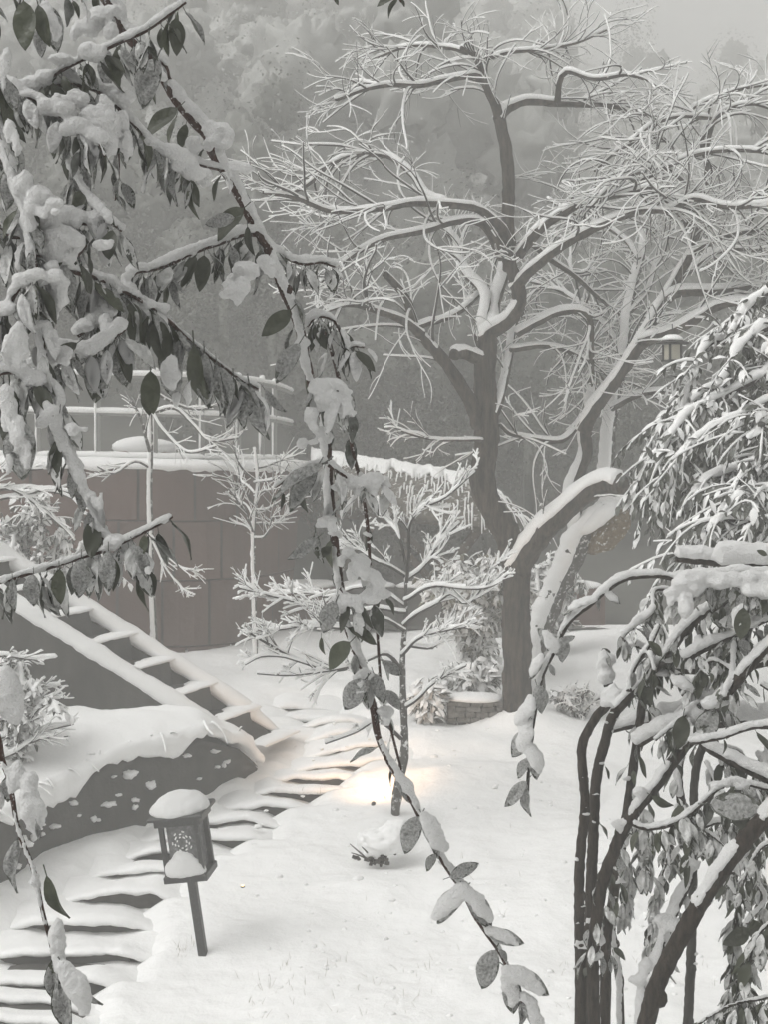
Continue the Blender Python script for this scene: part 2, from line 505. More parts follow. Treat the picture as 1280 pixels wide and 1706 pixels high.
steps = empty('garden_steps', GP(330, 1480), 'flight of low stone garden steps buried in rounded snow beside the leaning path lamp', 'steps')
for i in range(len(STEPS) - 1):
    y, a, b, drop = STEPS[i]
    d0, d1 = step_d[i], step_d[i + 1]
    xa, xb = (a - 640) / F * d0, (b - 640) / F * d0
    # stone slab: only its riser shows
    s = Acc(); nx = 26
    xs = np.linspace(xa + .12, xb - .20, nx)
    top = G(xs, np.full(nx, d0 + .06), False) - .026 - .08 * (1 - step_mask(i, xs))
    f = d0 + .035 + .008 * vn(np.stack([xs, xs * 0 + i, xs * 0], -1), 6, 2)
    rows = []
    for (dy, dz) in ((.25, -.02), (.02, 0), (0, -.012), (0, -.22)):
        rows.append(np.stack([xs, f + dy, top + dz], -1))
    s.grid(np.array(rows), flip=True)
    so = s.build('step', STEPSTONE, steps, smooth=False)
    # its pillow of snow
    nx = int((xb - xa) / .022) + 8
    xs = np.linspace(xa - .06, xb + .06, nx)
    m = sstep(step_mask(i, xs))
    p0 = np.stack([xs, np.full(nx, d0), np.zeros(nx)], -1)
    n1 = fbm(p0, 3.5, 40 + i); n2 = fbm(p0, 11, 70 + i)
    zf = G(xs, np.full(nx, d0)) + (.012 + .02 * n1) * m
    back_drop = STEPS[i + 1][3] * sstep(step_mask(i + 1, xs)) * np.clip(1.0 + .4 * vn(p0, 2.2, 90 + i), .65, 1.25) + .004
    zb = G(xs, np.full(nx, d1)) - back_drop
    lip = (.03 + .03 * n1 + .014 * n2) * m
    th = np.clip(.052 + .02 * n1 + .012 * n2, .02, .1)
    V = []
    for (t, k) in ((1.16, 'b'), (1.0, 'b'), (.8, 't'), (.6, 't'), (.42, 't'), (.26, 't'), (.14, 't')):
        w = sstep(1 - t) if t <= 1 else 0
        z = zb * (1 - w) + zf * w + (0 if t > 1 else .006 * fbm(np.stack([xs, xs * 0 + d0 + t * .27, xs * 0], -1), 14, 9))
        if t < .5: z = np.maximum(z, zf - .004 * (t / .3))
        V.append(np.stack([xs, 0 * xs + d0 + t * (d1 - d0), z], -1))
    for ang in (100, 125, 150, 180, 210, 240, 265):
        c, sn = math.cos(math.radians(ang - 10)), math.sin(math.radians(ang - 10))
        V.append(np.stack([xs, d0 + .03 - (lip + .03) * (-c) * 1.0, zf - th * .5 + th * .5 * sn], -1))
    V.append(np.stack([xs, np.full(nx, d0 + .06), zf - th * .9], -1))
    V = np.array(V)
    V[..., 2] -= (.07 * (1 - m))[None]
    k = Acc(); k.grid(V)
    k.build('snow_cover', SNOW_GROUND, so)

# ------------------------------------------------------------------ the hill behind, under the haze
def hill_z(x, d):
    x = np.asarray(x, float); d = np.asarray(d, float)
    u = x / np.maximum(d, 1)                       # direction across the view
    left = sstep((-.02 - u) / .06) * sstep((d - 14.9) / .6)
    base = H - 1.98 + .03 * (d - 14) + 1.55 * left * np.where(d < 26, 1, .6)
    k = np.interp(u, [-.3, .10, .17, .3], [1.0, .92, .60, .52])
    rise = np.interp(d, [16.5, 20, 26, 36, 48, 70, 100, 118], [0, .9, 3.0, 6.0, 9.0, 14.0, 19.5, 20.0]) * k
    pts = np.stack(np.broadcast_arrays(x, d, 0 * x), -1)
    return base + rise + .35 * vn(pts, .25, 21) * sstep((d - 15) / 4)
hd = np.concatenate([np.linspace(14.4, 24, 40), np.linspace(24.6, 117, 80)])
hx = np.linspace(-.75, .75, 90)
D3, A3 = np.meshgrid(hd, hx, indexing='ij')
acc = Acc(); X3 = A3 * (D3 + 4)
acc.grid(np.stack([X3, D3, hill_z(X3, D3)], -1))
tag(acc.build('hillside', SOIL), kind='structure')

def leaf_cloud(acc, c, rad, n, size, snowy=.35, seed=0, lobes=9, m0=0):
    """small leaf-clump faces spread through an uneven crown; material 0 leaf, 1 snow"""
    r = np.random.default_rng(seed)
    L = r.normal(0, .48, (lobes, 3)); L[:, 2] *= .9
    R = r.uniform(.34, .62, lobes)
    w = R ** 2; w /= w.sum()
    k = r.choice(lobes, n, p=w)
    v = r.normal(0, 1, (n, 3)); v /= np.linalg.norm(v, axis=1, keepdims=True)
    q = L[k] + v * (R[k] * r.uniform(.55, 1.08, n) ** .6)[:, None]
    pos = np.asarray(c) + q * np.asarray(rad)
    nrm = v * .8 + r.normal(0, .6 if m0 == 0 else .10, (n, 3)); nrm[:, 2] += .3
    nrm /= np.linalg.norm(nrm, axis=1, keepdims=True)
    a = np.cross(nrm, r.normal(0, 1, (n, 3))); a /= np.linalg.norm(a, axis=1, keepdims=True)
    b = np.cross(nrm, a)
    s = size * r.uniform(.5, 1.3, n)[:, None]
    s2 = s * r.uniform(.45, .9, n)[:, None]
    V = np.stack([pos - a * s, pos - b * s2 + nrm * s * .12, pos + a * s, pos + b * s2 + nrm * s * .12], 1)
    Q = np.arange(n * 4).reshape(n, 4)
    mi = ((r.random(n) < snowy) & (v[:, 2] > -.3)).astype(np.int32)
    for t in (0, 1):
        sel = mi == t
        if sel.any():
            acc.add(V[sel].reshape(-1, 3), np.arange(sel.sum() * 4).reshape(-1, 4), t if t else m0)

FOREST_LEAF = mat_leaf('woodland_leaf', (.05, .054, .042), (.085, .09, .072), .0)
FOREST_MID = mat_leaf('dusted_mist_leaf', (.085, .088, .076), (.115, .12, .105), .0)  # thinly dusted foliage, tone lifted to add mist over distance
FOREST_PALE = mat_leaf('frost_mist_crown', (.27, .275, .26), (.31, .315, .30), .0)  # frost plus painted mist: far crowns paled towards the haze colour
wood = Acc()
r_ = np.random.default_rng(5)
cnt = 0
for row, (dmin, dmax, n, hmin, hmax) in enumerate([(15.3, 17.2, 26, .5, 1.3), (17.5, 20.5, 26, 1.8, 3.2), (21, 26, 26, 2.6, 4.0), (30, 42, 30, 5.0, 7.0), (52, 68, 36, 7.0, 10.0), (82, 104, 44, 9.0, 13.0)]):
    for k in range(n):
        u = -.40 + .80 * (k + r_.uniform(.1, .9)) / n
        d = r_.uniform(dmin, dmax); h = r_.uniform(hmin, hmax)
        x = u * d; z = float(hill_z(np.array([x]), np.array([d]))[0])
        if u > .12:      # the saddle on the right, where the sky comes down
            ymax = 170 + 60 * r_.random()
            h = min(h, H + (HZ - ymax) / F * d - z)
            if h < 1.5: continue
        if row == 0 and u < -.06: continue
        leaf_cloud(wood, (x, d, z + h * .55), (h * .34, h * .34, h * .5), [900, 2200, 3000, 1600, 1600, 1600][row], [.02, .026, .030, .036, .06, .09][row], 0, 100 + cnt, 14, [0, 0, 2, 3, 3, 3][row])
        wood.box((x, d, z + h * .2), (.04 * h, .04 * h, h * .5))
        if row >= 2:      # the inner mass of the crown
            for q in range(10):
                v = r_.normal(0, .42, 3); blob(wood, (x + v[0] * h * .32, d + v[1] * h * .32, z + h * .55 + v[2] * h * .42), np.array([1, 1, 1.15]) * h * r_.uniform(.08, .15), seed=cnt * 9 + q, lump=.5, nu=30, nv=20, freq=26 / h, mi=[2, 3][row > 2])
        cnt += 1
tag(wood.build('misty_woodland', [FOREST_LEAF, SNOW, FOREST_MID, FOREST_PALE]), kind='stuff')
for (px, ytop, half, d, lab) in [(1062, 60, 70, 72, 'tall broad misty tree on the skyline nearer the top of the bare pruned tree'),
                                 (1212, 50, 68, 80, 'round-headed misty tree standing alone on the skyline in the top right')]:
    x = (px - 640) / F * d; z = float(hill_z(np.array([x]), np.array([d]))[0])
    ht = H + (HZ - ytop) / F * d - z; w = half / F * d
    t = empty('misty_tree', (x, d, z), lab, 'tree', 'trees on the misty skyline')
    a = Acc(); leaf_cloud(a, (x, d, z + ht * .62), (w * 1.0, w, ht * .36), 5000, w * .035, 0, int(px), 16, 2)
    leaf_cloud(a, (x, d, z + ht * .34), (w * 1.05, w, ht * .24), 3500, w * .035, 0, int(px) + 1, 12, 2)
    tag(a.build('crown', [FOREST_MID, SNOW, FOREST_MID], t), kind='stuff')
    a = Acc()
    for q in range(26):
        v = rng.normal(0, .42, 3); blob(a, (x + v[0] * w, d + v[1] * w, z + ht * .58 + v[2] * ht * .38), np.array([1, 1, 1.1]) * w * rng.uniform(.22, .36), seed=q, lump=.5, nu=34, nv=24, freq=9 / w)
    tag(a.build('crown', FOREST_MID, t), kind='stuff')
    a = Acc(); tube(a, np.array([[x, d, z - .2], [x + .1, d, z + ht * .3], [x, d, z + ht * .7]]), [.3, .22, .1], 8); a.build('trunk', BARK, t)

# ------------------------------------------------------------------ haze: one closed box of even air
HZM = bpy.data.materials.new('haze'); HZM.use_nodes = True
hn, hl = HZM.node_tree.nodes, HZM.node_tree.links
for n_ in list(hn):
    if n_.type == 'BSDF_PRINCIPLED': hn.remove(n_)
pv = hn.new('ShaderNodeVolumePrincipled')
pv.inputs['Color'].default_value = (.965, .962, .94, 1)
pv.inputs['Density'].default_value = .0185
pv.inputs['Anisotropy'].default_value = .1
hl.new(pv.outputs[0], hn['Material Output'].inputs['Volume'])
acc = Acc(); acc.box((0, 54.5, 17.15), (220, 131, 40.7)); hz = acc.build('haze', HZM, smooth=False); tag(hz, kind='stuff')

# ------------------------------------------------------------------ left stairs between two stringers
def stair_pt(k, side):
    """junction of tread k with the far (0) or near (1) stringer"""
    px, py, d = 365 - 66.3 * k, 1175 - 41.3 * k, 11.1 - .03 * k
    p = P(px, py, d)
    if side: p = p + np.array([-.22, -.56, 0])
    return p
stairs = empty('stone_stairs', stair_pt(0, 1) - np.array([0, 0, .4]), 'steep stone stairs with dark risers between two snow-topped sloping kerbs', 'stairs')
NS = 8
for k in range(-1, NS):
    fa, na_ = stair_pt(k, 0), stair_pt(k, 1)
    up = stair_pt(k + 1, 0) - fa
    rise = abs(up[2])
    run = np.array([up[0], up[1], 0])
    s = Acc()
    # riser block: right-facing face from this tread's level up to the next tread
    a0, b0 = fa + run * .08, na_ + run * .08
    z0, z1 = fa[2] - .03, fa[2] + rise - .02
    V = []
    for (off, z) in ((0, z0 - .15), (0, z1 - .012), (.012, z1), (1.1, z1), (1.1, z0 - .15)):
        o_ = run * (off if off != .012 else .03)
        V.append([np.append((a0 + o_)[:2], z), np.append((b0 + o_)[:2], z)])
    s.grid(np.array(V), flip=False)
    st = s.build('step', STEPSTONE, stairs, smooth=False)
    # snow along the tread of the block below this riser
    sn = Acc()
    n = 26; t = np.linspace(-.02, 1.02, n)[:, None]
    base = fa * (1 - t) + na_ * t
    Vr = []
    nz = fbm(base, 9, 200 + k); nz2 = fbm(base, 22, 230 + k)
    prof = [(-.48, .0), (-.54, .02), (-.66, .034), (-.82, .038), (-.93, .03), (-1.0, .012), (-1.04, -.008), (-1.0, -.028)]
    for (o_, hh) in prof:
        wv = (1 + .5 * nz[:, None] * (1 if o_ < -.5 else .4))
        Vr.append(base + run[None] * ((-1.0 + (o_ + 1.0) * (1.5 - .9 * t) * (1 + .35 * nz[:, None])) * (1 + (.10 * nz2[:, None] if o_ < -.8 else 0))) + np.array([0, 0, 1.0]) * ((hh * .55 + .012 * nz2[:, None]) * wv * (1.15 - .6 * t) - .012))
    sn.grid(np.array(Vr), flip=True)
    sn.build('snow_cover', SNOW, st)
def stringer(side, pts, wpx, lower):
    p = smooth_path(np.array(pts), .05)
    T = tangents(p); W = np.array([-.22, -.56, 0]); W /= np.linalg.norm(W)
    hw = .065
    b = Acc(); V = []
    for (w_, z_) in ((-hw, -lower), (-hw, .0), (hw, .0), (hw, -lower)):
        V.append(p + W * w_ + np.array([0, 0, z_]))
    b.grid(np.array(V), flip=True)
    o = b.build('stringer', STEPSTONE, stairs, smooth=False)
    s_ = Acc(); k = 12; ang = np.linspace(0, 2 * math.pi, k, endpoint=False)
    n1 = fbm(p, 4, 300 + side); n2 = fbm(p, 15, 310 + side)
    U = np.cross(W, T); U /= np.linalg.norm(U, axis=1, keepdims=True)
    U = np.where(U[:, 2:3] < 0, -U, U)
    taper = np.clip(np.minimum(np.arange(len(p)), np.arange(len(p))[::-1]) / 8.0, .15, 1)
    rw = (.098 + .012 * n1 + .006 * n2) * taper; rh = (.062 + .015 * n1 + .006 * n2) * taper
    V = p[:, None] + W * (np.cos(ang)[None] * rw[:, None])[..., None] + U[:, None] * ((np.sin(ang)[None] * rh[:, None]) + .018)[..., None]
    V = V + U[:, None] * (.012 * fbm(V.reshape(-1, 3), 28, 320).reshape(V.shape[:2]))[..., None]
    s_.grid(V, wrap=True)
    s_.build('snow_cover', SNOW, o)
far = [stair_pt(k, 0) + np.array([0, 0, .10]) for k in range(8, -1, -1)]
end = P(482, 1236, 11.2)
far += [stair_pt(-1, 0) + np.array([.0, 0, .07]), end]
near = [stair_pt(k, 1) + np.array([0, 0, .09]) for k in range(8, -1, -1)]
near += [stair_pt(-1, 1) + np.array([0, 0, .075]), P(425, 1283, 10.5)]
stringer(0, far, 35, .55)
stringer(1, near, 35, .9)

# ------------------------------------------------------------------ low retaining wall with its bank of snow
bank = empty('retaining_wall', GP(250, 1360), 'low dark retaining wall under a ragged bank of overhanging snow below the stairs', 'wall')
wl_pts = [GP(-180, 1545), GP(0, 1478), GP(60, 1436), GP(140, 1400), GP(280, 1350), GP(380, 1303), GP(428, 1282)]
wp = smooth_path(np.array(wl_pts), .04); nW = len(wp)
sS = np.linspace(0, 1, nW)
wall_top = np.interp(sS, [0, .2, .35, .6, .8, .93, 1.0], [.42, .42, .42, .46, .40, .22, .05])
n1 = fbm(wp, 3, 400)
a = Acc(); V = []
nrm = np.cross(tangents(wp), [0, 0, 1.0]); nrm[:, 2] = 0; nrm /= np.linalg.norm(nrm, axis=1, keepdims=True)
if nrm[nW // 2, 0] < 0: nrm = -nrm        # pointing right, towards the steps
for (o_, z_) in ((.0, -.25), (.0, 0.0), (.0, .12), (-.003, .25), (-.004, .37), (-.005, .5), (-.008, .62), (-.012, .74), (-.016, .84), (-.02, .92), (-.25, .94)):
    V.append(wp + nrm * (o_ + .03 * fbm(wp + z_ * .8, 9, 410)[:, None]) + np.array([0, 0, 1.0]) * (wall_top * z_ if z_ > 0 else z_ + 0 * wall_top)[:, None])
a.grid(np.array(V), flip=False)
a.build('wall_face', STEPSTONE, bank)
a = Acc()
back = np.stack([np.interp(sS, [0, .4, .75, 1], [-3.6, -2.75, -1.75, -1.02]), np.interp(sS, [0, .4, .75, 1], [9.6, 10.35, 10.7, 10.62]), np.interp(sS, [0, .4, .75, 1], [H - 2.0, H - 2.02, H - 2.12, H - 2.38])], -1)
top = wp + np.array([0, 0, 1.0]) * wall_top[:, None]
drip = np.clip(.5 + 1.0 * fbm(wp, 3.2, 420) + .6 * fbm(wp, 8, 421), .02, 1.7) * .13 * np.interp(sS, [0, .8, 1], [1.2, 1, .2])
V = []
for t in np.linspace(1, 0, 22):
    q = top * (1 - t) + back * t
    hump = .10 * math.sin(math.pi * min(1, t * 1.05)) + .05 * (1 - t) + .035
    q = q + np.array([0, 0, 1.0]) * (hump + .05 * fbm(q, 2.2, 430) + .018 * fbm(q, 7, 431) + .006 * fbm(q, 22, 432))[:, None]
    V.append(q)
e0 = V[-1]
for (o_, k_) in ((.035, .04), (.065, .22), (.078, .5), (.072, .8), (.05, 1.0), (.0, .98)):
    rag = 1 + .6 * fbm(wp, 10, 440)[:, None]
    q = e0 + nrm * (o_ * rag + .012 * fbm(wp + k_, 12, 441)[:, None])
    q[:, 2] = e0[:, 2] - (k_ * (drip + .07))
    V.append(q)
a.grid(np.array(V), flip=False)
for j in range(26):      # lumps of snow that stick to the wall face
    i = int(rng.uniform(.25, .9) * nW); z = rng.uniform(.15, .8) * wall_top[i]
    r_b = rng.uniform(.010, .032)
    blob(a, wp[i] + nrm[i] * .012 + np.array([0, 0, z]), (r_b * rng.uniform(.8, 2.0), r_b, r_b * rng.uniform(.5, 1.1)), seed=j, lump=.75)
stems = Acc()
for j in range(20):      # stems of creepers hanging over the edge, each carrying its own snow
    i = int(np.clip(rng.choice([.2, .33, .47, .56, .68, .8, .9]) + rng.normal(0, .035), .05, .97) * nW); L = rng.uniform(.05, .20) * (1 if sS[i] < .85 else .5)
    p, r = grow(e0[i] + nrm[i] * .02, nrm[i] * rng.uniform(.5, 1.2) + np.array([rng.normal(0, .8), rng.normal(0, .8), rng.uniform(-.6, .6)]), L, .004, rng.uniform(3, 13), 2.2, .02)
    tube(stems, p, r, 4); snowcap(a, p, r, rng.uniform(.006, .013), 8, seed=j, freq=26, amp=1.3, power=.5, wide=.6)
tag(stems.build('creeper_stems', STEM, bank), kind='stuff')
tag(a.build('snow_bank', SNOW, bank), kind='stuff')

# ------------------------------------------------------------------ curved stone wall with coping, railing, boulder
swall = empty('stone_wall', P(300, 1085, 13.4), 'brownish stone-clad curved wall below the metal railing, snow along its coping', 'wall')
cw = smooth_path(np.array([[-5.4, 13.6, 0], [-4.2, 13.45, 0], [-3.0, 13.4, 0], [-2.0, 13.5, 0], [-1.45, 13.85, 0], [-1.08, 14.5, 0], [-.92, 15.4, 0], [-.85, 16.6, 0]]), .1)
arc = np.concatenate([[0], np.cumsum(np.linalg.norm(np.diff(cw, axis=0), axis=1))])
def on_wall(s):
    s = min(max(s, 0), arc[-1])
    p = np.array([np.interp(s, arc, cw[:, k]) for k in range(3)])
    q = np.array([np.interp(min(s + .05, arc[-1]), arc, cw[:, k]) - np.interp(max(s - .05, 0), arc, cw[:, k]) for k in range(3)])
    return p, q / np.linalg.norm(q)
def top_z(s): return H - .27 - .02 * s
row_h = [.50, .56, .62]
core = Acc(); V = []
for o_, z_ in ((.06, -2.4), (.06, 0), (.5, 0)):
    pr = []
    for s_ in arc:
        p, t = on_wall(s_); nn = np.array([-t[1], t[0], 0]); pr.append(p + nn * o_ + np.array([0, 0, top_z(s_) - .01 + z_]))
    V.append(pr)
core.grid(np.array(V)); core.build('wall_core', STEPSTONE, swall, smooth=False)
for ri in range(4):
    s_ = -.2 + .17 * ri
    while s_ < arc[-1] - .1:
        wd = rng.uniform(.40, .56)
        s1 = min(s_ + wd, arc[-1])
        if s1 - max(s_, 0) > .1:
            s0 = max(s_, 0)
            za = -sum(row_h[:ri]) - .004; zb = za - (row_h[ri] if ri < 3 else .55) + .012
            b = Acc(); off = rng.uniform(-.008, .008); V = []
            ss = np.linspace(s0 + .002, s1 - .003, 4)
            for (ins, dz, o_) in ((0, 0, .06), (0, 0, .007), (.010, -.010, 0), (.010, 1, 0), (0, 2, .012), (0, 2, .06)):
                row = []
                for u_ in ss:
                    uu = np.clip(u_, s0 + .002 + ins, s1 - .003 - ins); p, t = on_wall(uu); nn = np.array([-t[1], t[0], 0])
                    z = za + dz if dz <= 0 else (zb + .007 if dz == 1 else zb)
                    row.append(p + nn * (o_ + off) + np.array([0, 0, top_z(uu) + z]))
                V.append(row)
            b.grid(np.array(V)); b.build('stone_panel', WALLSTONE, swall, smooth=False)
        s_ = s1 + .001
a = Acc(); pts = []
ss = np.linspace(0, arc[-1], 120)
cp = np.array([on_wall(s_)[0] + np.array([0, 0, top_z(s_)]) for s_ in ss]); ct = np.array([on_wall(s_)[1] for s_ in ss]); cn = np.stack([-ct[:, 1], ct[:, 0], 0 * ss], -1)
nz = fbm(cp, 3, 500); nz2 = fbm(cp, 9, 501)
V = []
for (o_, z_) in ((.5, .02), (.42, .07), (.2, .09), (.02, .075), (-.03, .05), (-.05, .015), (-.04, -.02), (.0, -.02)):
    drp = np.where(z_ < .04, np.clip(nz2 + nz * .6, -.2, 1) * .05, 0)
    V.append(cp + cn * (o_ + .008 * nz2[:, None]) + np.array([0, 0, 1.0]) * (z_ + .012 * nz - drp)[:, None])
a.grid(np.array(V)); a.build('coping_snow', SNOW, swall)

railing = empty('metal_railing', P(300, 770, 13.7), 'snow-lined metal railing with three rails standing on the curved stone wall', 'railing')
rails = [(.08, .022), (.50, .020), (.86, .022)]
for k in range(9):
    s_ = 1.0 + k * .57
    if s_ > arc[-1]: break
    p, t = on_wall(s_); nn = np.array([-t[1], t[0], 0]); c = p + nn * .22; tz = top_z(s_)
    a = Acc(); a.box(c + np.array([0, 0, tz + .44]), (.045, .045, .92), bev=.004); po = a.build('post', RAIL, railing, smooth=False)
    a = Acc(); blob(a, c + np.array([-.02, -.03, tz + .5]), (.012, .014, .40), seed=k, lump=.5, nv=16); blob(a, c + np.array([0, 0, tz + .92]), (.035, .035, .03), seed=k); a.build('snow_cover', SNOW, po)
for hh, rr in rails:
    pts = np.array([on_wall(s_)[0] + np.array([-on_wall(s_)[1][1], on_wall(s_)[1][0], 0]) * .22 + np.array([0, 0, top_z(s_) + hh]) for s_ in np.linspace(.3, arc[-1], 60)])
    a = Acc(); tube(a, pts, rr, 8); ro = a.build('rail', RAIL, railing)
    a = Acc(); snowcap(a, pts, rr, .05, 8, seed=int(hh * 100), amp=.3, freq=5); a.build('snow_cover', SNOW, ro)
bl = empty('boulder', P(245, 770, 14.1), 'rounded pinkish boulder under a thick cap of snow behind the railing', 'boulder')
a = Acc(); blob(a, P(240, 757, 14.1), (.30, .22, .13), seed=3, lump=.2); a.build('stone', PINK, bl)
a = Acc(); blob(a, P(240, 744, 14.1), (.31, .23, .10), seed=4, lump=.25); blob(a, P(215, 748, 14.1), (.13, .15, .09), seed=5); a.build('snow_cap', SNOW, bl)

# ------------------------------------------------------------------ thatched pavilion on a stone base
pav = empty('thatched_pavilion', P(740, 985, 16.0), 'small thatched pavilion with slanting timber braces half hidden behind the big tree', 'pavilion')
ridge = [P(520, 752, 18.2), P(600, 766, 17.4), P(700, 782, 16.6), P(800, 803, 15.9)]
eave = [P(500, 838, 16.6), P(590, 840, 15.9), P(690, 850, 15.2), P(800, 872, 14.7)]
hip = [P(800, 803, 15.9), P(835, 822, 15.7), P(870, 850, 15.5), P(905, 885, 15.4)]
def lerp(a_, b_, t): return a_ * (1 - t) + b_ * t
rp, ep = smooth_path(np.array(ridge), .06), smooth_path(np.array(eave), .06)
n = 60; ti = np.linspace(0, 1, n)
rp = np.stack([np.interp(ti, np.linspace(0, 1, len(rp)), rp[:, k]) for k in range(3)], -1)
ep = np.stack([np.interp(ti, np.linspace(0, 1, len(ep)), ep[:, k]) for k in range(3)], -1)
hp = smooth_path(np.array(hip), .06); hp = np.stack([np.interp(ti[:30], np.linspace(0, ti[29], len(hp)), hp[:, k]) for k in range(3)], -1)
e2 = np.linspace(0, 1, 30)[:, None] * (hip[-1] - eave[-1]) + eave[-1]
def roof(lift, name, mat, tmax, seed, par, m_edge):
    a = Acc()
    for (r_, e_) in ((rp, ep), (np.repeat(hip[0][None], 30, 0), e2)):
        V = []
        for t in np.linspace(0, 1, 16):
            tt = t * np.clip(tmax + (.22 * fbm(r_, 4, seed + 7) + .22 * vn(r_, 19, seed + 8)) * (tmax < 1), .08, 1)[:, None]
            q = lerp(r_, e_, tt) + np.array([0, 0, lift + .06 * math.sin(math.pi * t)])
            q[:, 2] += (.02 * fbm(q * np.array([1, 1, .4]), 9, seed) + .012 * fbm(q, 25, seed + 1)) * (1 if t < .95 else 2.2)
            V.append(q)
        ragged = V[-1].copy(); ragged[:, 2] -= m_edge * (1.0 + .8 * fbm(ragged, 14, seed + 3))
        V.append(ragged)
        V.append(ragged + np.array([0, .15, .02]))
        a.grid(np.array(V), flip=True)
    return a.build(name, mat, par)
rf = roof(0, 'roof', THATCH, 1.0, 600, pav, .10)
sn = roof(.05, 'snow_cover', SNOW, .27, 620, rf, .03)
a = Acc()
for j in range(150):     # snowy straw ends hanging from the eaves and lying on the slope
    t = rng.random()
    if j < 105: q = lerp(rp, ep, rng.uniform(.15, .98))[int(t * (n - 1))]; ed = (eave[-1] - ridge[-1])
    else: q = lerp(np.repeat(hip[0][None], 30, 0), e2, rng.uniform(.3, 1))[int(t * 29)]; ed = e2[int(t * 29)] - hip[0]
    ed = ed / np.linalg.norm(ed)
    L = rng.uniform(.18, .38)
    pts = np.array([q + ed * L * u_ + np.array([0, 0, .085 + .03 * math.sin(3 * u_) - .12 * u_ * u_]) + rng.normal(0, .004, 3) for u_ in np.linspace(0, 1, 5)])
    tube(a, pts, np.linspace(.012, .005, 5), 4)
tag(a.build('snowy_straw', SNOW, rf), kind='stuff')
def beam(p0, p1, w=.09, nm='brace'):
    a = Acc(); d_ = p1 - p0; L = np.linalg.norm(d_); z_ = d_ / L
    x_ = np.cross(z_, [0, 1.0, 0]); x_ /= np.linalg.norm(x_); y_ = np.cross(z_, x_)
    a.box((p0 + p1) / 2, (w, w, L), np.stack([x_, y_, z_], 1), bev=.006)
    return a.build(nm, TIMBER, pav, smooth=False)
beam(P(815, 858, 15.4), P(748, 950, 15.4), .10); beam(P(640, 860, 15.9), P(735, 948, 15.9), .09); beam(P(740, 935, 15.4), P(735, 1000, 15.4), .11, 'post')
beam(P(640, 850, 16.2), P(560, 960, 16.2), .08); beam(P(432, 900, 16.0), P(500, 985, 16.0), .09); beam(P(675, 918, 15.7), P(735, 985, 15.7), .08)
beam(P(520, 850, 16.4), P(520, 1000, 16.4), .12, 'post'); beam(P(875, 878, 15.6), P(875, 1010, 15.6), .12, 'post'); beam(P(500, 852, 16.5), P(880, 878, 15.5), .09, 'beam')
a = Acc()
for k, (px0, px1, d_) in enumerate([(470, 560, 14.7), (562, 660, 14.65), (662, 770, 14.6), (772, 880, 14.6), (882, 1010, 14.6)]):
    x0, x1 = (px0 - 640) / F * d_, (px1 - 640) / F * d_
    b = Acc(); b.box(((x0 + x1) / 2, d_ + .2, H - 1.9), (x1 - x0 - .006, .4, .62), bev=.012, jit=.002)
    b.build('stone_block', WALLSTONE if k in (4, 0) else STEPSTONE, pav, smooth=False)
    blob(a, ((x0 + x1) / 2, d_ + .22, H - 1.585), ((x1 - x0) * .53, .24, .06), seed=k, lump=.15, flat=.3)
tag(a.build('snow_cover', SNOW, pav), kind='stuff')

# ------------------------------------------------------------------ trees: limbs traced, twigs grown
def path_px(pts, d0, d1, step=.05, wob=.06, seed=0):
    """pts: (px, py) or (px, py, d); depth runs from d0 to d1"""
    n = len(pts); out = []
    for i, q in enumerate(pts):
        d = q[2] if len(q) > 2 else d0 + (d1 - d0) * i / max(1, n - 1)
        out.append(P(q[0], q[1], d))
    p = smooth_path(np.array(out), step)
    if wob and len(p) > 6:
        e = np.clip(np.arange(len(p)) / 5.0, 0, 1)[:, None]
        k = np.stack([vn(p, 2.3, seed + 1), vn(p, 2.3, seed + 2) * 1.5, vn(p, 2.3, seed + 3)], -1)
        p = p + e * wob * .35 * k
    return p

def spray(wood, snow, base_p, base_r, n, L, spread=1.0, gens=2, up=.3, droop=.6, thick=.013, rmin=.0028, t0=.3, rg=None, flat=0., wander=.55, kid=.55, seg=.055):
    """side twigs along one limb, then twigs on those twigs"""
    T = tangents(base_p)
    for k in range(n):
        t = t0 + (1 - t0) * .94 * rg.random() ** .9
        i = min(int(t * (len(base_p) - 1)), len(base_p) - 1)
        tn = T[i]; a = rg.normal(0, 1, 3); a[2] = a[2] * .55
        a -= tn * (a @ tn); a /= max(np.linalg.norm(a), 1e-6)
        dirn = tn * rg.uniform(.7, 1.5) + a * spread * rg.uniform(.5, 1.15) + np.array([0, 0, up * rg.uniform(-.3, 1)])
        LL = L * rg.uniform(.45, 1.25) * (1.2 - .62 * t)
        r = max(rmin, min(base_r[i] * .6, rmin * (1.2 + 1.9 * LL / .8) * rg.uniform(.8, 1.2)))
        p, rr = grow(base_p[i], dirn, LL, r, droop * rg.uniform(-.4, 1.3), wander, seg, rg, flat)
        tube(wood, p, rr, 5)
        snowcap(snow, p, rr, thick * rg.uniform(.75, 1.25), 6, seed=int(rg.integers(1e6)), amp=.35)
        if gens > 1:
            spray(wood, snow, p, rr, int(rg.integers(1, 2 + max(2, int(LL * 4.0)))), L * kid, spread, gens - 1, up, droop, thick * .85, rmin * .85, .12, rg, flat, wander, kid, seg * .85)

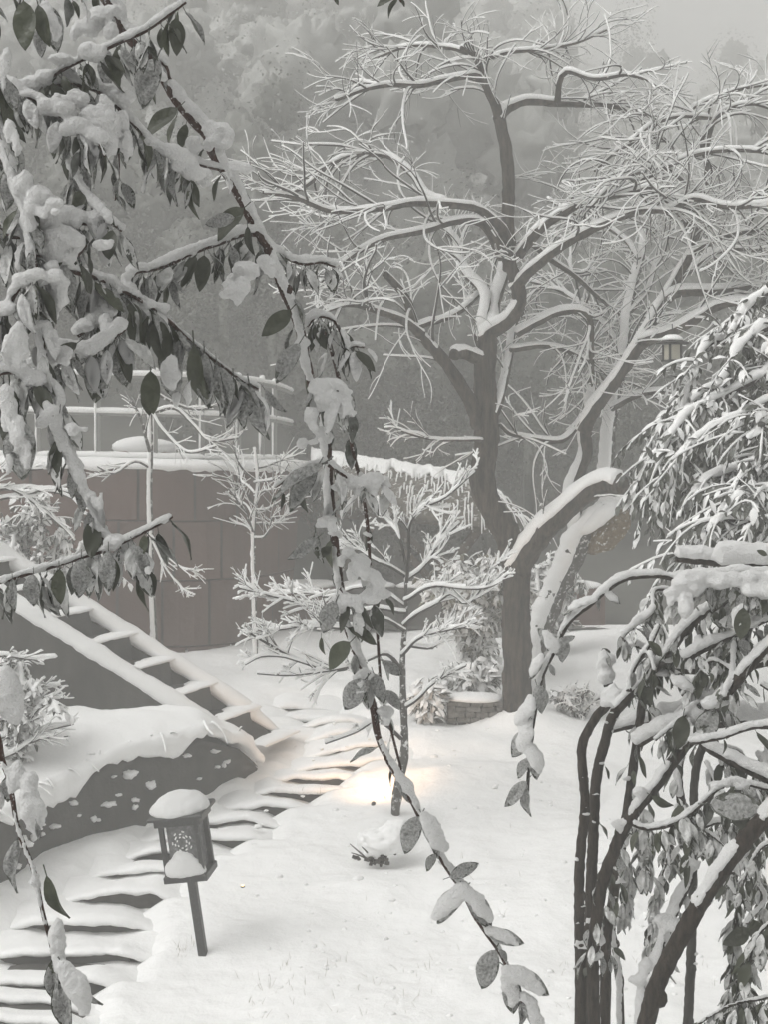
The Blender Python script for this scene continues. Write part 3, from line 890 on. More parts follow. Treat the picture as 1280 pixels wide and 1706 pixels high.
def make_tree(name, loc, label, limbs, bark=BARK, twigs=None, seed=1, snow_thick=.02, cat='tree', group=None, wob=.08):
    """limbs: (part name, pts, d0, d1, px width start, px width end, n twigs, twig length, options)"""
    rg = np.random.default_rng(seed)
    root = empty(name, loc, label, cat, group)
    wood, snow, tsnow = Acc(), Acc(), Acc()
    for j, lb in enumerate(limbs):
        nm, pts, d0, d1, w0, w1, nt, tl = lb[:8]
        o = lb[8] if len(lb) > 8 else {}
        p = path_px(pts, d0, d1, .035 if nm == 'trunk' else .05, o.get('wob', wob), seed * 50 + j)
        r = np.linspace(w0 / F * d0, w1 / F * d1, len(p)) * .5
        if 'flare' in o: r = r * (1 + o['flare'] * np.exp(-np.arange(len(p)) * .035 / .10))
        a = Acc(); tube(a, p, r, 28 if nm == 'trunk' else 11, .26 if nm == 'trunk' else .24, seed * 7 + j, freq=24 if nm == 'trunk' else 18)
        if o.get('stub'):
            blob(a, p[-1], [r[-1] * 1.05] * 3, seed=j, lump=.2)
        a.build(nm, o.get('bark', bark), root)
        if o.get('snow', 1) > 0:
            snowcap(snow, p, r, snow_thick * o.get('snow', 1), 10, seed=seed * 9 + j, gate=o.get('gate', .5), freq=o.get('freq', 7), amp=o.get('amp', .5), power=o.get('power', 1.3))
        if nt: spray(wood, tsnow, p, r, nt, tl, rg=rg, **(twigs or {}), **o.get('tw', {}))
    if wood.n: tag(wood.build('twigs', TWIG, root), kind='stuff')
    if tsnow.n: tag(tsnow.build('twig_snow', SNOW, root), kind='stuff')
    if snow.n: tag(snow.build('limb_snow', SNOW, root), kind='stuff')
    return root

TW = dict(spread=.85, gens=3, up=.42, droop=1.1, thick=.0125, rmin=.0036, kid=.6, wander=1.5, flat=.6)
B = 11.3
main = [
 ('trunk', [(862, 1232, 11.45), (862, 1190), (861, 1100), (860, 1020), (862, 960), (852, 905), (832, 862), (812, 825), (806, 790), (811, 730), (810, 650), (811, 590), (808, 555)], 11.4, B, 50, 36, 0, 0, dict(gate=3.0, snow=.9, flare=.5, wob=.03)),
 ('limb', [(862, 945), (880, 915), (905, 882), (940, 850), (975, 820), (1005, 803), (1030, 806)], 11.35, 10.9, 46, 38, 2, 0.68, dict(snow=1.6, wob=.02, stub=1, power=.9)),
 ('limb', [(806, 570), (812, 552), (835, 540), (858, 522), (870, 500), (862, 470), (848, 438), (835, 415), (815, 385)], B, 11.1, 32, 17, 4, 0.81, dict(snow=1.4, power=1.0)),
 ('limb', [(858, 480), (880, 455), (925, 420), (990, 380), (1065, 352), (1120, 350), (1160, 332), (1215, 342), (1290, 335)], 11.2, 10.3, 20, 9, 18, 1.01),
 ('limb', [(865, 425), (885, 398), (912, 372), (962, 341), (1020, 331), (1065, 320), (1090, 312), (1140, 330)], 11.2, 10.6, 20, 9, 14, 1.01),
 ('limb', [(850, 450), (848, 400), (850, 350), (850, 320), (842, 262), (836, 215), (832, 192)], 11.3, 11.5, 24, 20, 2, 0.74, dict(gate=2.0)),
 ('limb', [(832, 200), (826, 176), (808, 140), (800, 112), (790, 92), (768, 84)], 11.5, 11.3, 17, 10, 16, 0.74),
 ('limb', [(806, 138), (790, 124), (742, 130), (700, 143), (650, 146), (600, 152), (560, 166)], 11.4, 10.6, 13, 6, 14, 0.68),
 ('limb', [(832, 200), (845, 180), (880, 166), (932, 170), (985, 172), (1030, 176), (1056, 190)], 11.5, 11.8, 20, 9, 16, 0.74),
 ('limb', [(930, 168), (932, 140), (945, 120), (990, 130), (1040, 125), (1075, 135), (1102, 150)], 11.6, 11.2, 11, 5, 11, 0.68),
 ('limb', [(800, 108), (815, 92), (850, 84), (900, 84), (960, 72), (1010, 52)], 11.4, 12.0, 9, 4, 16, 0.74),
 ('limb', [(780, 88), (745, 76), (705, 72), (665, 78), (628, 92)], 11.4, 11.8, 9, 4, 12, 0.68),
 ('limb', [(850, 405), (830, 372), (795, 346), (742, 336), (690, 336), (642, 346), (560, 352), (495, 332), (440, 322)], 11.25, 10.2, 18, 7, 18, 0.88),
 ('limb', [(838, 430), (818, 390), (795, 368), (752, 372), (715, 385), (642, 402), (580, 430), (530, 470)], 11.2, 10.5, 17, 6, 16, 0.81),
 ('limb', [(742, 336), (712, 322), (692, 296), (665, 271), (640, 256), (590, 256), (550, 271), (518, 302), (470, 330)], 10.9, 11.8, 14, 6, 16, 0.81),
 ('limb', [(800, 712), (776, 655), (742, 606), (705, 560), (688, 530), (684, 508), (664, 478), (640, 455)], 11.3, 10.7, 26, 12, 10, 0.94),
 ('limb', [(702, 556), (672, 535), (640, 524), (585, 510), (540, 520)], 10.9, 10.4, 16, 9, 8, 0.81),
 ('limb', [(805, 545), (806, 490), (786, 460), (772, 432), (765, 405), (745, 385)], 11.3, 11.8, 18, 10, 8, 0.81, dict(snow=1.9, power=.5, gate=0)),
 ('limb', [(822, 545), (828, 500), (836, 460), (842, 425)], 11.3, 11.7, 22, 16, 2, 0.68, dict(snow=2.0, power=.4, gate=0)),
 ('limb', [(824, 690), (842, 640), (850, 590), (856, 545), (870, 520)], 11.3, 11.8, 17, 12, 6, 0.81, dict(gate=1.5)),
 ('limb', [(806, 600), (790, 595), (770, 588), (757, 590)], 11.3, 11.1, 24, 20, 0, 0.00, dict(snow=1.5, stub=1)),
 ('limb', [(852, 582), (905, 578), (950, 586), (982, 606), (1010, 640)], 11.4, 11.9, 12, 6, 11, 0.81),
 ('limb', [(862, 556), (900, 532), (925, 520), (965, 517), (984, 530), (986, 580), (985, 640)], 11.4, 11.6, 14, 9, 10, 0.81, dict(power=.6, snow=1.5)),
 ('limb', [(690, 548), (730, 530), (775, 508), (800, 488), (830, 470)], 10.9, 11.8, 12, 8, 6, 0.68),
 ('limb', [(812, 735), (790, 732), (742, 733), (700, 728), (670, 721)], 11.3, 10.8, 7, 3, 7, 0.47),
 ('limb', [(880, 400), (930, 440), (980, 480), (1030, 520), (1050, 560)], 11.6, 12.4, 11, 5, 14, 0.81),
]
T1 = make_tree('pruned_tree', GP(862, 1212), 'big bare tree with a dark upright trunk forking low under snow-lined limbs', main, twigs=TW, seed=3)

C = 11.9
second = [
 ('trunk', [(893, 1228, 11.6), (891, 1190, 11.6), (889, 1140, 11.65), (892, 1090), (902, 1045), (922, 995), (945, 945), (962, 905), (985, 878), (1015, 855), (1036, 832)], 11.7, 11.9, 34, 44, 0, 0, dict(snow=1.8, power=.5, gate=.1, bark=BARK_FROST, wob=.02, flare=.3, freq=15, amp=1.1)),
 ('limb', [(1020, 850), (1008, 800), (1013, 755), (1018, 720), (1026, 655), (1040, 580), (1045, 530), (1055, 470), (1066, 430), (1075, 380)], 11.9, 12.1, 28, 10, 12, 0.88, dict(bark=BARK_FROST, snow=1.5, power=.5, gate=0)),
 ('limb', [(962, 880), (955, 830), (966, 795), (980, 755), (976, 712), (990, 690)], 11.9, 11.6, 24, 20, 2, 0.68, dict(snow=2.2, power=.4, gate=0)),
 ('limb', [(972, 715), (985, 692), (1010, 650), (1040, 607), (1075, 560), (1110, 497), (1132, 455), (1148, 425), (1160, 388), (1175, 330)], 11.6, 11.0, 30, 12, 11, 1.01, dict(snow=1.1)),
 ('limb', [(1072, 568), (1095, 560), (1122, 550), (1165, 526), (1208, 505), (1290, 500)], 11.3, 10.8, 24, 14, 10, 0.81),
 ('limb', [(1112, 497), (1135, 484), (1205, 480), (1300, 466)], 11.2, 11.0, 20, 14, 11, 0.81),
 ('limb', [(972, 700), (935, 730), (890, 728), (848, 725), (830, 712)], 11.7, 11.3, 12, 6, 8, 0.68),
 ('limb', [(1020, 680), (1060, 662), (1110, 655), (1150, 668)], 11.9, 11.5, 13, 8, 7, 0.74),
 ('limb', [(985, 690), (988, 640), (984, 590), (982, 540)], 11.7, 11.9, 14, 9, 7, 0.68, dict(snow=1.8, power=.4, gate=0)),
 ('limb', [(1065, 430), (1040, 395), (1000, 370), (950, 350), (915, 330)], 12.0, 12.6, 10, 5, 12, 0.88),
 ('limb', [(1160, 390), (1130, 352), (1085, 320), (1075, 300), (1105, 280), (1140, 262), (1180, 250), (1240, 246), (1300, 258)], 11.2, 10.6, 13, 7, 18, 0.88),
 ('limb', [(1168, 360), (1150, 320), (1110, 285), (1060, 290), (1020, 310), (990, 340)], 11.1, 10.8, 10, 5, 14, 0.74),
 ('limb', [(1172, 340), (1150, 280), (1110, 230), (1070, 232), (1030, 250), (990, 285)], 11.2, 11.8, 10, 5, 14, 0.74),
 ('limb', [(1172, 330), (1180, 280), (1172, 225), (1190, 200), (1170, 196), (1130, 196), (1090, 208), (1050, 235)], 11.1, 10.9, 11, 5, 16, 0.81),
 ('limb', [(1175, 260), (1190, 205), (1215, 180), (1260, 172), (1310, 190)], 11.1, 10.7, 10, 5, 12, 0.68),
 ('limb', [(1172, 230), (1150, 190), (1180, 172), (1230, 152), (1300, 142)], 11.1, 11.6, 8, 4, 10, 0.68),
 ('limb', [(1150, 425), (1190, 400), (1240, 385), (1310, 380)], 11.1, 10.6, 13, 7, 16, 0.81),
 ('limb', [(1120, 480), (1160, 440), (1210, 420), (1300, 425)], 11.3, 11.8, 11, 6, 14, 0.81),
 ('limb', [(1040, 590), (1010, 540), (960, 500), (920, 480), (880, 470)], 12.0, 12.6, 11, 5, 14, 0.81),
 ('limb', [(1050, 520), (1085, 480), (1100, 420), (1090, 370), (1060, 345)], 12.0, 12.5, 10, 5, 12, 0.81),
]
t2 = make_tree('leaning_tree', GP(893, 1214), 'leaning tree with a snow-plastered trunk and a burlap-wrapped bulge beside the dark trunk', second, twigs=TW, seed=4)
a = Acc(); blob(a, P(1014, 886, 11.80), (.23, .14, .125), rot=Matrix.Rotation(-.85, 3, 'Y'), seed=9, lump=.2, nu=20, nv=14, freq=9)
bw = a.build('burlap_wrap', BURLAP, t2)
a = Acc(); blob(a, P(1002, 862, 11.74), (.22, .11, .06), rot=Matrix.Rotation(-.75, 3, 'Y'), seed=10, lump=.25, nu=20, nv=12); a.build('snow_cap', SNOW, bw)

# thin young trees in front of the stone wall
YT = dict(spread=.9, gens=2, up=.5, droop=.9, thick=.011, rmin=.0028, kid=.5, wander=.6)
make_tree('young_tree', GP(258, 1110), 'thin young tree with a straight pole trunk and arching twigs before the curved wall',
 [('trunk', [(262, 1110, 12.6), (257, 1060), (252, 950), (249, 850), (250, 760), (249, 680), (252, 640)], 12.6, 12.6, 11, 7, 0, 0, dict(snow=.8, power=.2, gate=0, freq=14, amp=1.2, wob=.02)),
  ('limb', [(250, 755), (238, 720), (228, 690), (215, 670)], 12.6, 12.3, 6, 4, 7, .35), ('limb', [(250, 690), (290, 680), (325, 712), (350, 735), (395, 730)], 12.6, 12.4, 7, 4, 8, .3),
  ('limb', [(250, 680), (275, 720), (310, 752), (360, 745)], 12.6, 12.2, 6, 3, 7, .3), ('limb', [(250, 650), (285, 668), (330, 680), (380, 672)], 12.6, 12.9, 6, 3, 6, .3),
  ('limb', [(250, 890), (270, 920), (300, 945), (330, 950)], 12.6, 12.3, 4, 2, 7, .25, dict(tw=dict())), ('limb', [(252, 900), (275, 945), (305, 980), (325, 990)], 12.6, 12.3, 4, 2, 8, .22),
  ('limb', [(250, 780), (225, 770), (190, 790), (160, 778)], 12.6, 12.4, 5, 3, 6, .3)], bark=BARK_FROST, twigs=YT, seed=7, snow_thick=.014, group='young trees by the curved wall')
make_tree('young_tree', GP(424, 1085), 'slender young tree with a twiggy snow-dusted crown where the curved wall turns away',
 [('trunk', [(426, 1090, 13.3), (424, 1010), (421, 930), (425, 860), (430, 800), (424, 745)], 13.3, 13.3, 8, 5, 4, .3, dict(snow=.9, power=.2, gate=0, freq=16, amp=1.4, wob=.03))] +
 [('limb', [(424, 905 - 23 * k - 9 * s), (424 + s * (22 + 7 * (k % 3)), 885 - 25 * k + 8 * s), (424 + s * (44 + 9 * ((k * 5 + s) % 4)), 862 - 22 * k - 9 * ((k * 3 + s) % 4))], 13.3, 13.3 + .5 * ((k * 2 + s) % 4 - 1.5), 4, 2, 8, .38, dict(wob=.25)) for k in range(6) for s in (-1, 1)],
 bark=BARK_FROST, twigs=YT, seed=8, snow_thick=.012, group='young trees by the curved wall')

# the budding shrub in the middle, on its own crooked stem
MG = dict(spread=.8, gens=3, up=.75, droop=-.3, thick=.017, rmin=.003, kid=.52, wander=1.0, seg=.04)
mg = make_tree('budding_shrub', GP(662, 1372), 'bare budding shrub on the lawn with upturned snow-loaded twigs above a crooked stem',
 [('trunk', [(662, 1380, 9.55), (660, 1340), (664, 1290), (672, 1230), (674, 1150), (672, 1080), (676, 1020), (678, 960)], 9.55, 9.55, 18, 5, 0, 0, dict(snow=.9, gate=1, bark=BARK_FROST, wob=.10)),
  ('limb', [(672, 1120), (640, 1095), (600, 1106), (560, 1112), (515, 1108), (470, 1090), (440, 1072), (402, 1050)], 9.55, 8.9, 8, 4, 19, .30),
  ('limb', [(610, 1104), (570, 1112), (500, 1125), (430, 1135)], 9.3, 8.8, 5, 3, 8, .15), ('limb', [(520, 1108), (470, 1094), (425, 1095), (398, 1112)], 9.0, 8.8, 5, 3, 6, .15),
  ('limb', [(674, 1050), (640, 1032), (590, 1050), (540, 1055), (490, 1048), (430, 1040)], 9.5, 8.9, 7, 3, 19, .28), ('limb', [(675, 1020), (630, 1005), (580, 1012), (530, 1005), (470, 992), (415, 972)], 9.55, 9.2, 7, 3, 19, .28),
  ('limb', [(676, 1010), (640, 985), (600, 975), (560, 990), (520, 985), (450, 985)], 9.6, 9.9, 6, 3, 16, .26), ('limb', [(676, 960), (640, 930), (600, 910), (560, 880)], 9.55, 9.4, 6, 3, 13, .25),
  ('limb', [(678, 970), (690, 920), (685, 880), (700, 850), (740, 835), (790, 800)], 9.55, 9.2, 6, 3, 19, .24), ('limb', [(676, 1000), (720, 975), (770, 975), (810, 968), (845, 938)], 9.55, 9.0, 7, 3, 14, .2),
  ('limb', [(674, 1040), (710, 1010), (745, 985), (775, 1000), (840, 935)], 9.55, 9.3, 6, 3, 13, .22), ('limb', [(672, 1090), (700, 1070), (740, 1045), (790, 1025)], 9.55, 9.2, 6, 3, 14, .24),
  ('limb', [(674, 1075), (720, 1080), (745, 1060), (800, 1050)], 9.55, 9.8, 6, 3, 11, .22), ('limb', [(678, 965), (710, 940), (740, 900), (775, 870)], 9.55, 9.7, 6, 3, 14, .24),
  ('limb', [(672, 1180), (700, 1165), (735, 1140), (770, 1110)], 9.55, 9.3, 6, 3, 6, .2), ('limb', [(668, 1230), (630, 1205), (585, 1222), (530, 1235)], 9.5, 9.1, 7, 4, 5, .15),
  ('limb', [(677, 940), (660, 900), (640, 870), (620, 840)], 9.55, 9.7, 5, 3, 13, .22)],
 bark=TWIG, twigs=MG, seed=9, snow_thick=.022, cat='shrub', wob=.22)

# ------------------------------------------------------------------ leaves and the snow on them (shared meshes)
def leaf_surface(u, v, W, fold, curl, twist, tip):
    """u along 0..1, v across -1..1 -> xyz of the blade (length 1 along x, upper side +z)"""
    w = W * np.sin(math.pi * np.clip(u, .0, 1) ** tip) ** .75 + .006
    x = u - .10 * curl * u ** 2
    z = fold * np.abs(v) * w - curl * u ** 2 + .02 * np.sin(9 * u + 3 * v)
    y = v * w
    t = twist * u
    return np.stack([x, y * np.cos(t) - z * np.sin(t), y * np.sin(t) + z * np.cos(t)], -1)
LEAF_SHAPES = [(.205, .30, .10, .2, .9), (.22, .15, .26, -.3, .8), (.17, .6, .05, .35, .95), (.225, .25, .34, .1, .85), (.15, .8, .20, -.5, .8), (.21, .1, -.10, .25, .85), (.13, .6, .30, .6, .9)]
def leaf_mesh(k, mat, name='leaf'):
    W, fo, cu, tw, tp = LEAF_SHAPES[k]
    u, v = np.meshgrid(np.linspace(0, 1, 10), np.linspace(-1, 1, 5), indexing='ij')
    S = leaf_surface(u, v, W, fo, cu, tw, tp)
    a = Acc()
    a.grid(S, 0, flip=True)
    B_ = S.copy(); B_[..., 2] -= .016 * (1 - np.abs(v) ** 4)
    a.grid(B_, 0)
    pet = np.array([[-.22, 0, .03], [-.1, 0, .01], [.02, 0, 0]]); tube(a, pet, [.014, .012, .012], 4)
    return a.build(name, mat, mesh_only=True)
def leaf_snow_mesh(k, kind, seed):
    W, fo, cu, tw, tp = LEAF_SHAPES[k]
    u, v = np.meshgrid(np.linspace(.0, 1.0, 26), np.linspace(-1, 1, 15), indexing='ij')
    S = leaf_surface(u, v, W * (1.03 if kind != 'thin' else .98), fo, cu, tw, tp)
    p = np.stack([u * 1.0 + seed * 3.1, v * W, 0 * u + seed], -1)
    n1, n2 = fbm(p, 5.0, seed), fbm(p, 14, seed + 3, 4)
    edge = np.clip(1 - np.abs(v) ** 3.5, 0, 1) * np.clip(np.sin(math.pi * np.clip(u * .96 + .03, 0, 1)) * 2.2, 0, 1) ** .5
    if kind == 'heavy':
        h = edge * (.115 + .10 * n1 + .055 * n2) - .008 - .10 * np.clip(u - .78, 0, 1)
        S[..., 1] *= 1 + .12 * n1 + .08 * n2
    elif kind == 'mid':
        h = edge * (.062 + .06 * n1 + .03 * n2) - .012 - .09 * np.clip(u - .68, 0, 1) * 2
    else:
        h = edge * (.020 + .034 * n1 + .028 * n2) - .006 - .03 * np.clip(u - .7, 0, 1) * 2
    h = np.maximum(h, -.006)
    S = S + np.stack([0 * h, 0 * h, h], -1)
    a = Acc(); a.grid(S, 0, flip=True)
    if kind == 'heavy':     # its underside
        Bm = leaf_surface(u, v * 1.02, W * 1.05, fo, cu, tw, tp); Bm[..., 2] -= .02; a.grid(Bm, 0)
    return a.build('snow', SNOW_NEAR if kind == 'heavy' else SNOW_WET, mesh_only=True)
LM = {m: [leaf_mesh(k, mm) for k in range(len(LEAF_SHAPES))] for m, mm in (('bare', LEAF), ('frost', LEAF_FROST))}
SM = {kd: [[leaf_snow_mesh(k, kd, 7 * k + s_ + off) for s_ in range(2)] for k in range(len(LEAF_SHAPES))] for kd, off in (('heavy', 1), ('mid', 101), ('thin', 201))}

def basis(dirn, up):
    x = np.asarray(dirn, float); x = x / np.linalg.norm(x)
    z = np.asarray(up, float); z = z - x * (x @ z)
    if np.linalg.norm(z) < 1e-4: z = np.cross(x, [1, .3, .2])
    z = z / np.linalg.norm(z); y = np.cross(z, x)
    return np.stack([x, y, z], 1)

def mesh_arrays(me, _c={}):
    if me.name not in _c:
        v = np.empty(len(me.vertices) * 3, np.float32); me.vertices.foreach_get('co', v)
        q = np.empty(len(me.loops), np.int32); me.loops.foreach_get('vertex_index', q)
        s_ = np.empty(len(me.polygons), np.int32); t_ = np.empty(len(me.polygons), np.int32)
        me.polygons.foreach_get('loop_start', s_); me.polygons.foreach_get('loop_total', t_)
        _c[me.name] = (v.reshape(-1, 3).astype(float), np.stack([q[s_], q[s_ + 1], q[s_ + 2], q[s_ + np.minimum(t_ - 1, 3)]], 1))
    return _c[me.name]

def leaf(root, base, dirn, up, L, snow='mid', shape=None, widen=1.0, rg=rng, rest=None):
    k = int(rg.integers(0, len(LEAF_SHAPES))) if shape is None else shape
    me = LM['bare' if snow in (None, 'thin') and (snow is None or rg.random() < .5) else 'frost'][k]
    R = basis(dirn, up) * L
    R[:, 1] *= widen
    if rest is not None:                 # past the limit of single leaves: joined into one mass
        off = np.asarray(base) + R[:, 0] * .2
        v, q = mesh_arrays(me); rest.add(v @ R.T + off, q, 0 if me.materials[0] is LEAF else 1)
        if snow: v, q = mesh_arrays(SM[snow][k][int(rg.integers(0, 2))]); rest.add(v @ R.T + off, q, 2 if snow == 'heavy' else 3)
        return
    o = link('leaf', me, root)
    M = np.eye(4); M[:3, :3] = R; M[:3, 3] = np.asarray(base) + R[:, 0] * .2 - wloc(root)
    o.matrix_local = Matrix(M.tolist())
    if snow:
        link('snow', SM[snow][k][int(rg.integers(0, 2))], o)
    return o

def leaf_budget(root): return sum(1 for c in root.children if c.name.startswith('leaf'))

def near_shrub(name, loc, label, branches, seed, cat='shrub', voxel=.0035, extra=None, hand=None, stem_mat=STEM_RED, leaf_len=(.046, .072), probs=(.2, .3, .3, .2), cap=215, mul=2.4):
    """branches: dict(pts, d0, d1, w0, w1, snow, n leaves, clumps)"""
    rg = np.random.default_rng(seed)
    root = empty(name, loc, label, cat)
    snow, rest = Acc(), Acc()
    nl = 0
    paths = []
    for j, b in enumerate(branches):
        p = path_px(b['pts'], b['d0'], b['d1'], .012, b.get('wob', .012), seed * 31 + j)
        r = np.linspace(b['w0'] / F * b['d0'], b['w1'] / F * b['d1'], len(p)) * .5
        a = Acc(); tube(a, p, r, 12, .2, seed + j, freq=60)
        for q in range(int(len(p) * b.get('knots', .08 if b['w0'] < 12 else .025))):
            i = int(rg.integers(1, len(p) - 1)); blob(a, p[i] + rg.normal(0, 1, 3) * r[i] * .38, [r[i] * .85, r[i] * .85, r[i] * 1.2], seed=q, nu=7, nv=6)
        a.build(b.get('name', 'branch'), b.get('mat', stem_mat), root)
        paths.append((p, r))
        th = b.get('snow', .02)
        if th > 0:
            snowcap(snow, p, r, th, 12, seed=seed * 5 + j, gate=b.get('gate', .6), freq=b.get('freq', 14), amp=b.get('amp', .8), power=b.get('power', .8), wide=b.get('wide', .42))
        for c in range(b.get('stuck', 0)):           # dabs of snow caught on the bark
            i = int(rg.uniform(.25, .98) * (len(p) - 1)); az = rg.uniform(-2.6, -.3); s_ = rg.uniform(.45, 1.35) * .010
            blob(snow, p[i] + np.array([math.cos(az), math.sin(az), .2]) * r[i] * .86, (s_ * rg.uniform(.8, 1.7), s_ * .8, s_ * rg.uniform(.45, .9)), seed=int(rg.integers(1e6)), lump=.8, nu=14, nv=10, flat=.5)
        for c in range(b.get('clumps', 0)):          # lumps that have gathered in the forks
            i = int(rg.uniform(.08, .95) * len(p)); s_ = rg.uniform(.45, 1.15) * b.get('csize', .022) * .82
            T = tangents(p)[i]
            for q in range(3):
                blob(snow, p[i] + T * rg.normal(0, s_ * 1.1) + np.array([rg.normal(0, s_ * .5), rg.normal(0, s_ * .4), s_ * rg.uniform(.0, .6)]),
                     (s_ * rg.uniform(.8, 1.4), s_ * rg.uniform(.7, 1.1), s_ * rg.uniform(.5, .9)), seed=int(rg.integers(1e6)), lump=.3)
        T = tangents(p)
        t0, t1 = b.get('lrange', (.06, 1.0))
        n = int(b.get('leaves', 0) * (mul if b.get('leaves', 0) > 8 and not b.get('noextra') else 1))
        b = dict(b, extra=b.get('leaves', 0) > 8 and not b.get('noextra'))
        for q in range(n):
            t = t0 + (t1 - t0) * (q + rg.uniform(-.3, .3)) / max(1, n - 1)
            i = int(np.clip(t, 0, 1) * (len(p) - 1))
            az = rg.uniform(0, 2 * math.pi)
            out = np.array([math.cos(az), math.sin(az) * .8, 0])
            hang = b.get('hang', 1.0) * rg.uniform(.6, 1.5)
            dirn = out * rg.uniform(.25, .75) + np.array([0, 0, -hang]) + T[i] * rg.uniform(-.1, .5)
            up = out * .9 + np.array([0, -.35, .55]) + rg.normal(0, .25, 3)
            kind = rg.choice(['none', 'thin', 'mid', 'heavy'], p=b.get('probs', probs))
            kind = None if kind == 'none' else kind
            L = rg.uniform(*b.get('len', leaf_len)) * (.75 if q == n - 1 else 1)
            leaf(root, p[i] + out * r[i], dirn, up, L, kind, rg=rg, widen=rg.uniform(.8, 1.1), rest=rest if (b.get('extra') and q % 2) or nl >= cap else None)
            nl += 0 if (b.get('extra') and q % 2) else 1
    if hand: hand(root, snow, rg, paths)
    if rest.n: tag(rest.build('foliage', [LEAF, LEAF_FROST, SNOW_NEAR, SNOW_WET], root), kind='stuff')
    remesh(snow, 'snow_cover', SNOW_NEAR, root, voxel, 2, .0017, 150, seed)
    return root

def hand_leaf(root, b0, tip, d, snow, facing=(0, -1, .3), shape=None, dtip=None, widen=1.0, rg=rng, S=None):
    """a leaf drawn from its base pixel to its tip pixel"""
    p, q = P(b0[0], b0[1], d), P(tip[0], tip[1], dtip if dtip else d)
    L = np.linalg.norm(q - p)
    if snow == 'heavy' and S is not None:      # a thick mitten of snow over the blade
        R = basis(q - p, facing); w = L * .17 * widen * rg.uniform(.8, 1.15); end = rg.uniform(.66, .84)
        for t in np.linspace(.06, end, 6):
            ww = w * (.55 + .6 * math.sin(math.pi * min(1, t / end * .85 + .1)))
            blob(S, p + R @ np.array([t * L, rg.normal(0, w * .18), ww * .35]), (ww * 1.15, ww, ww * .62), R, seed=int(rg.integers(1e6)), lump=.3, nu=16, nv=12)
        snow = 'mid'
    leaf(root, p - (q - p) * .2 * .8, q - p, facing, L, snow, shape, widen, rg)

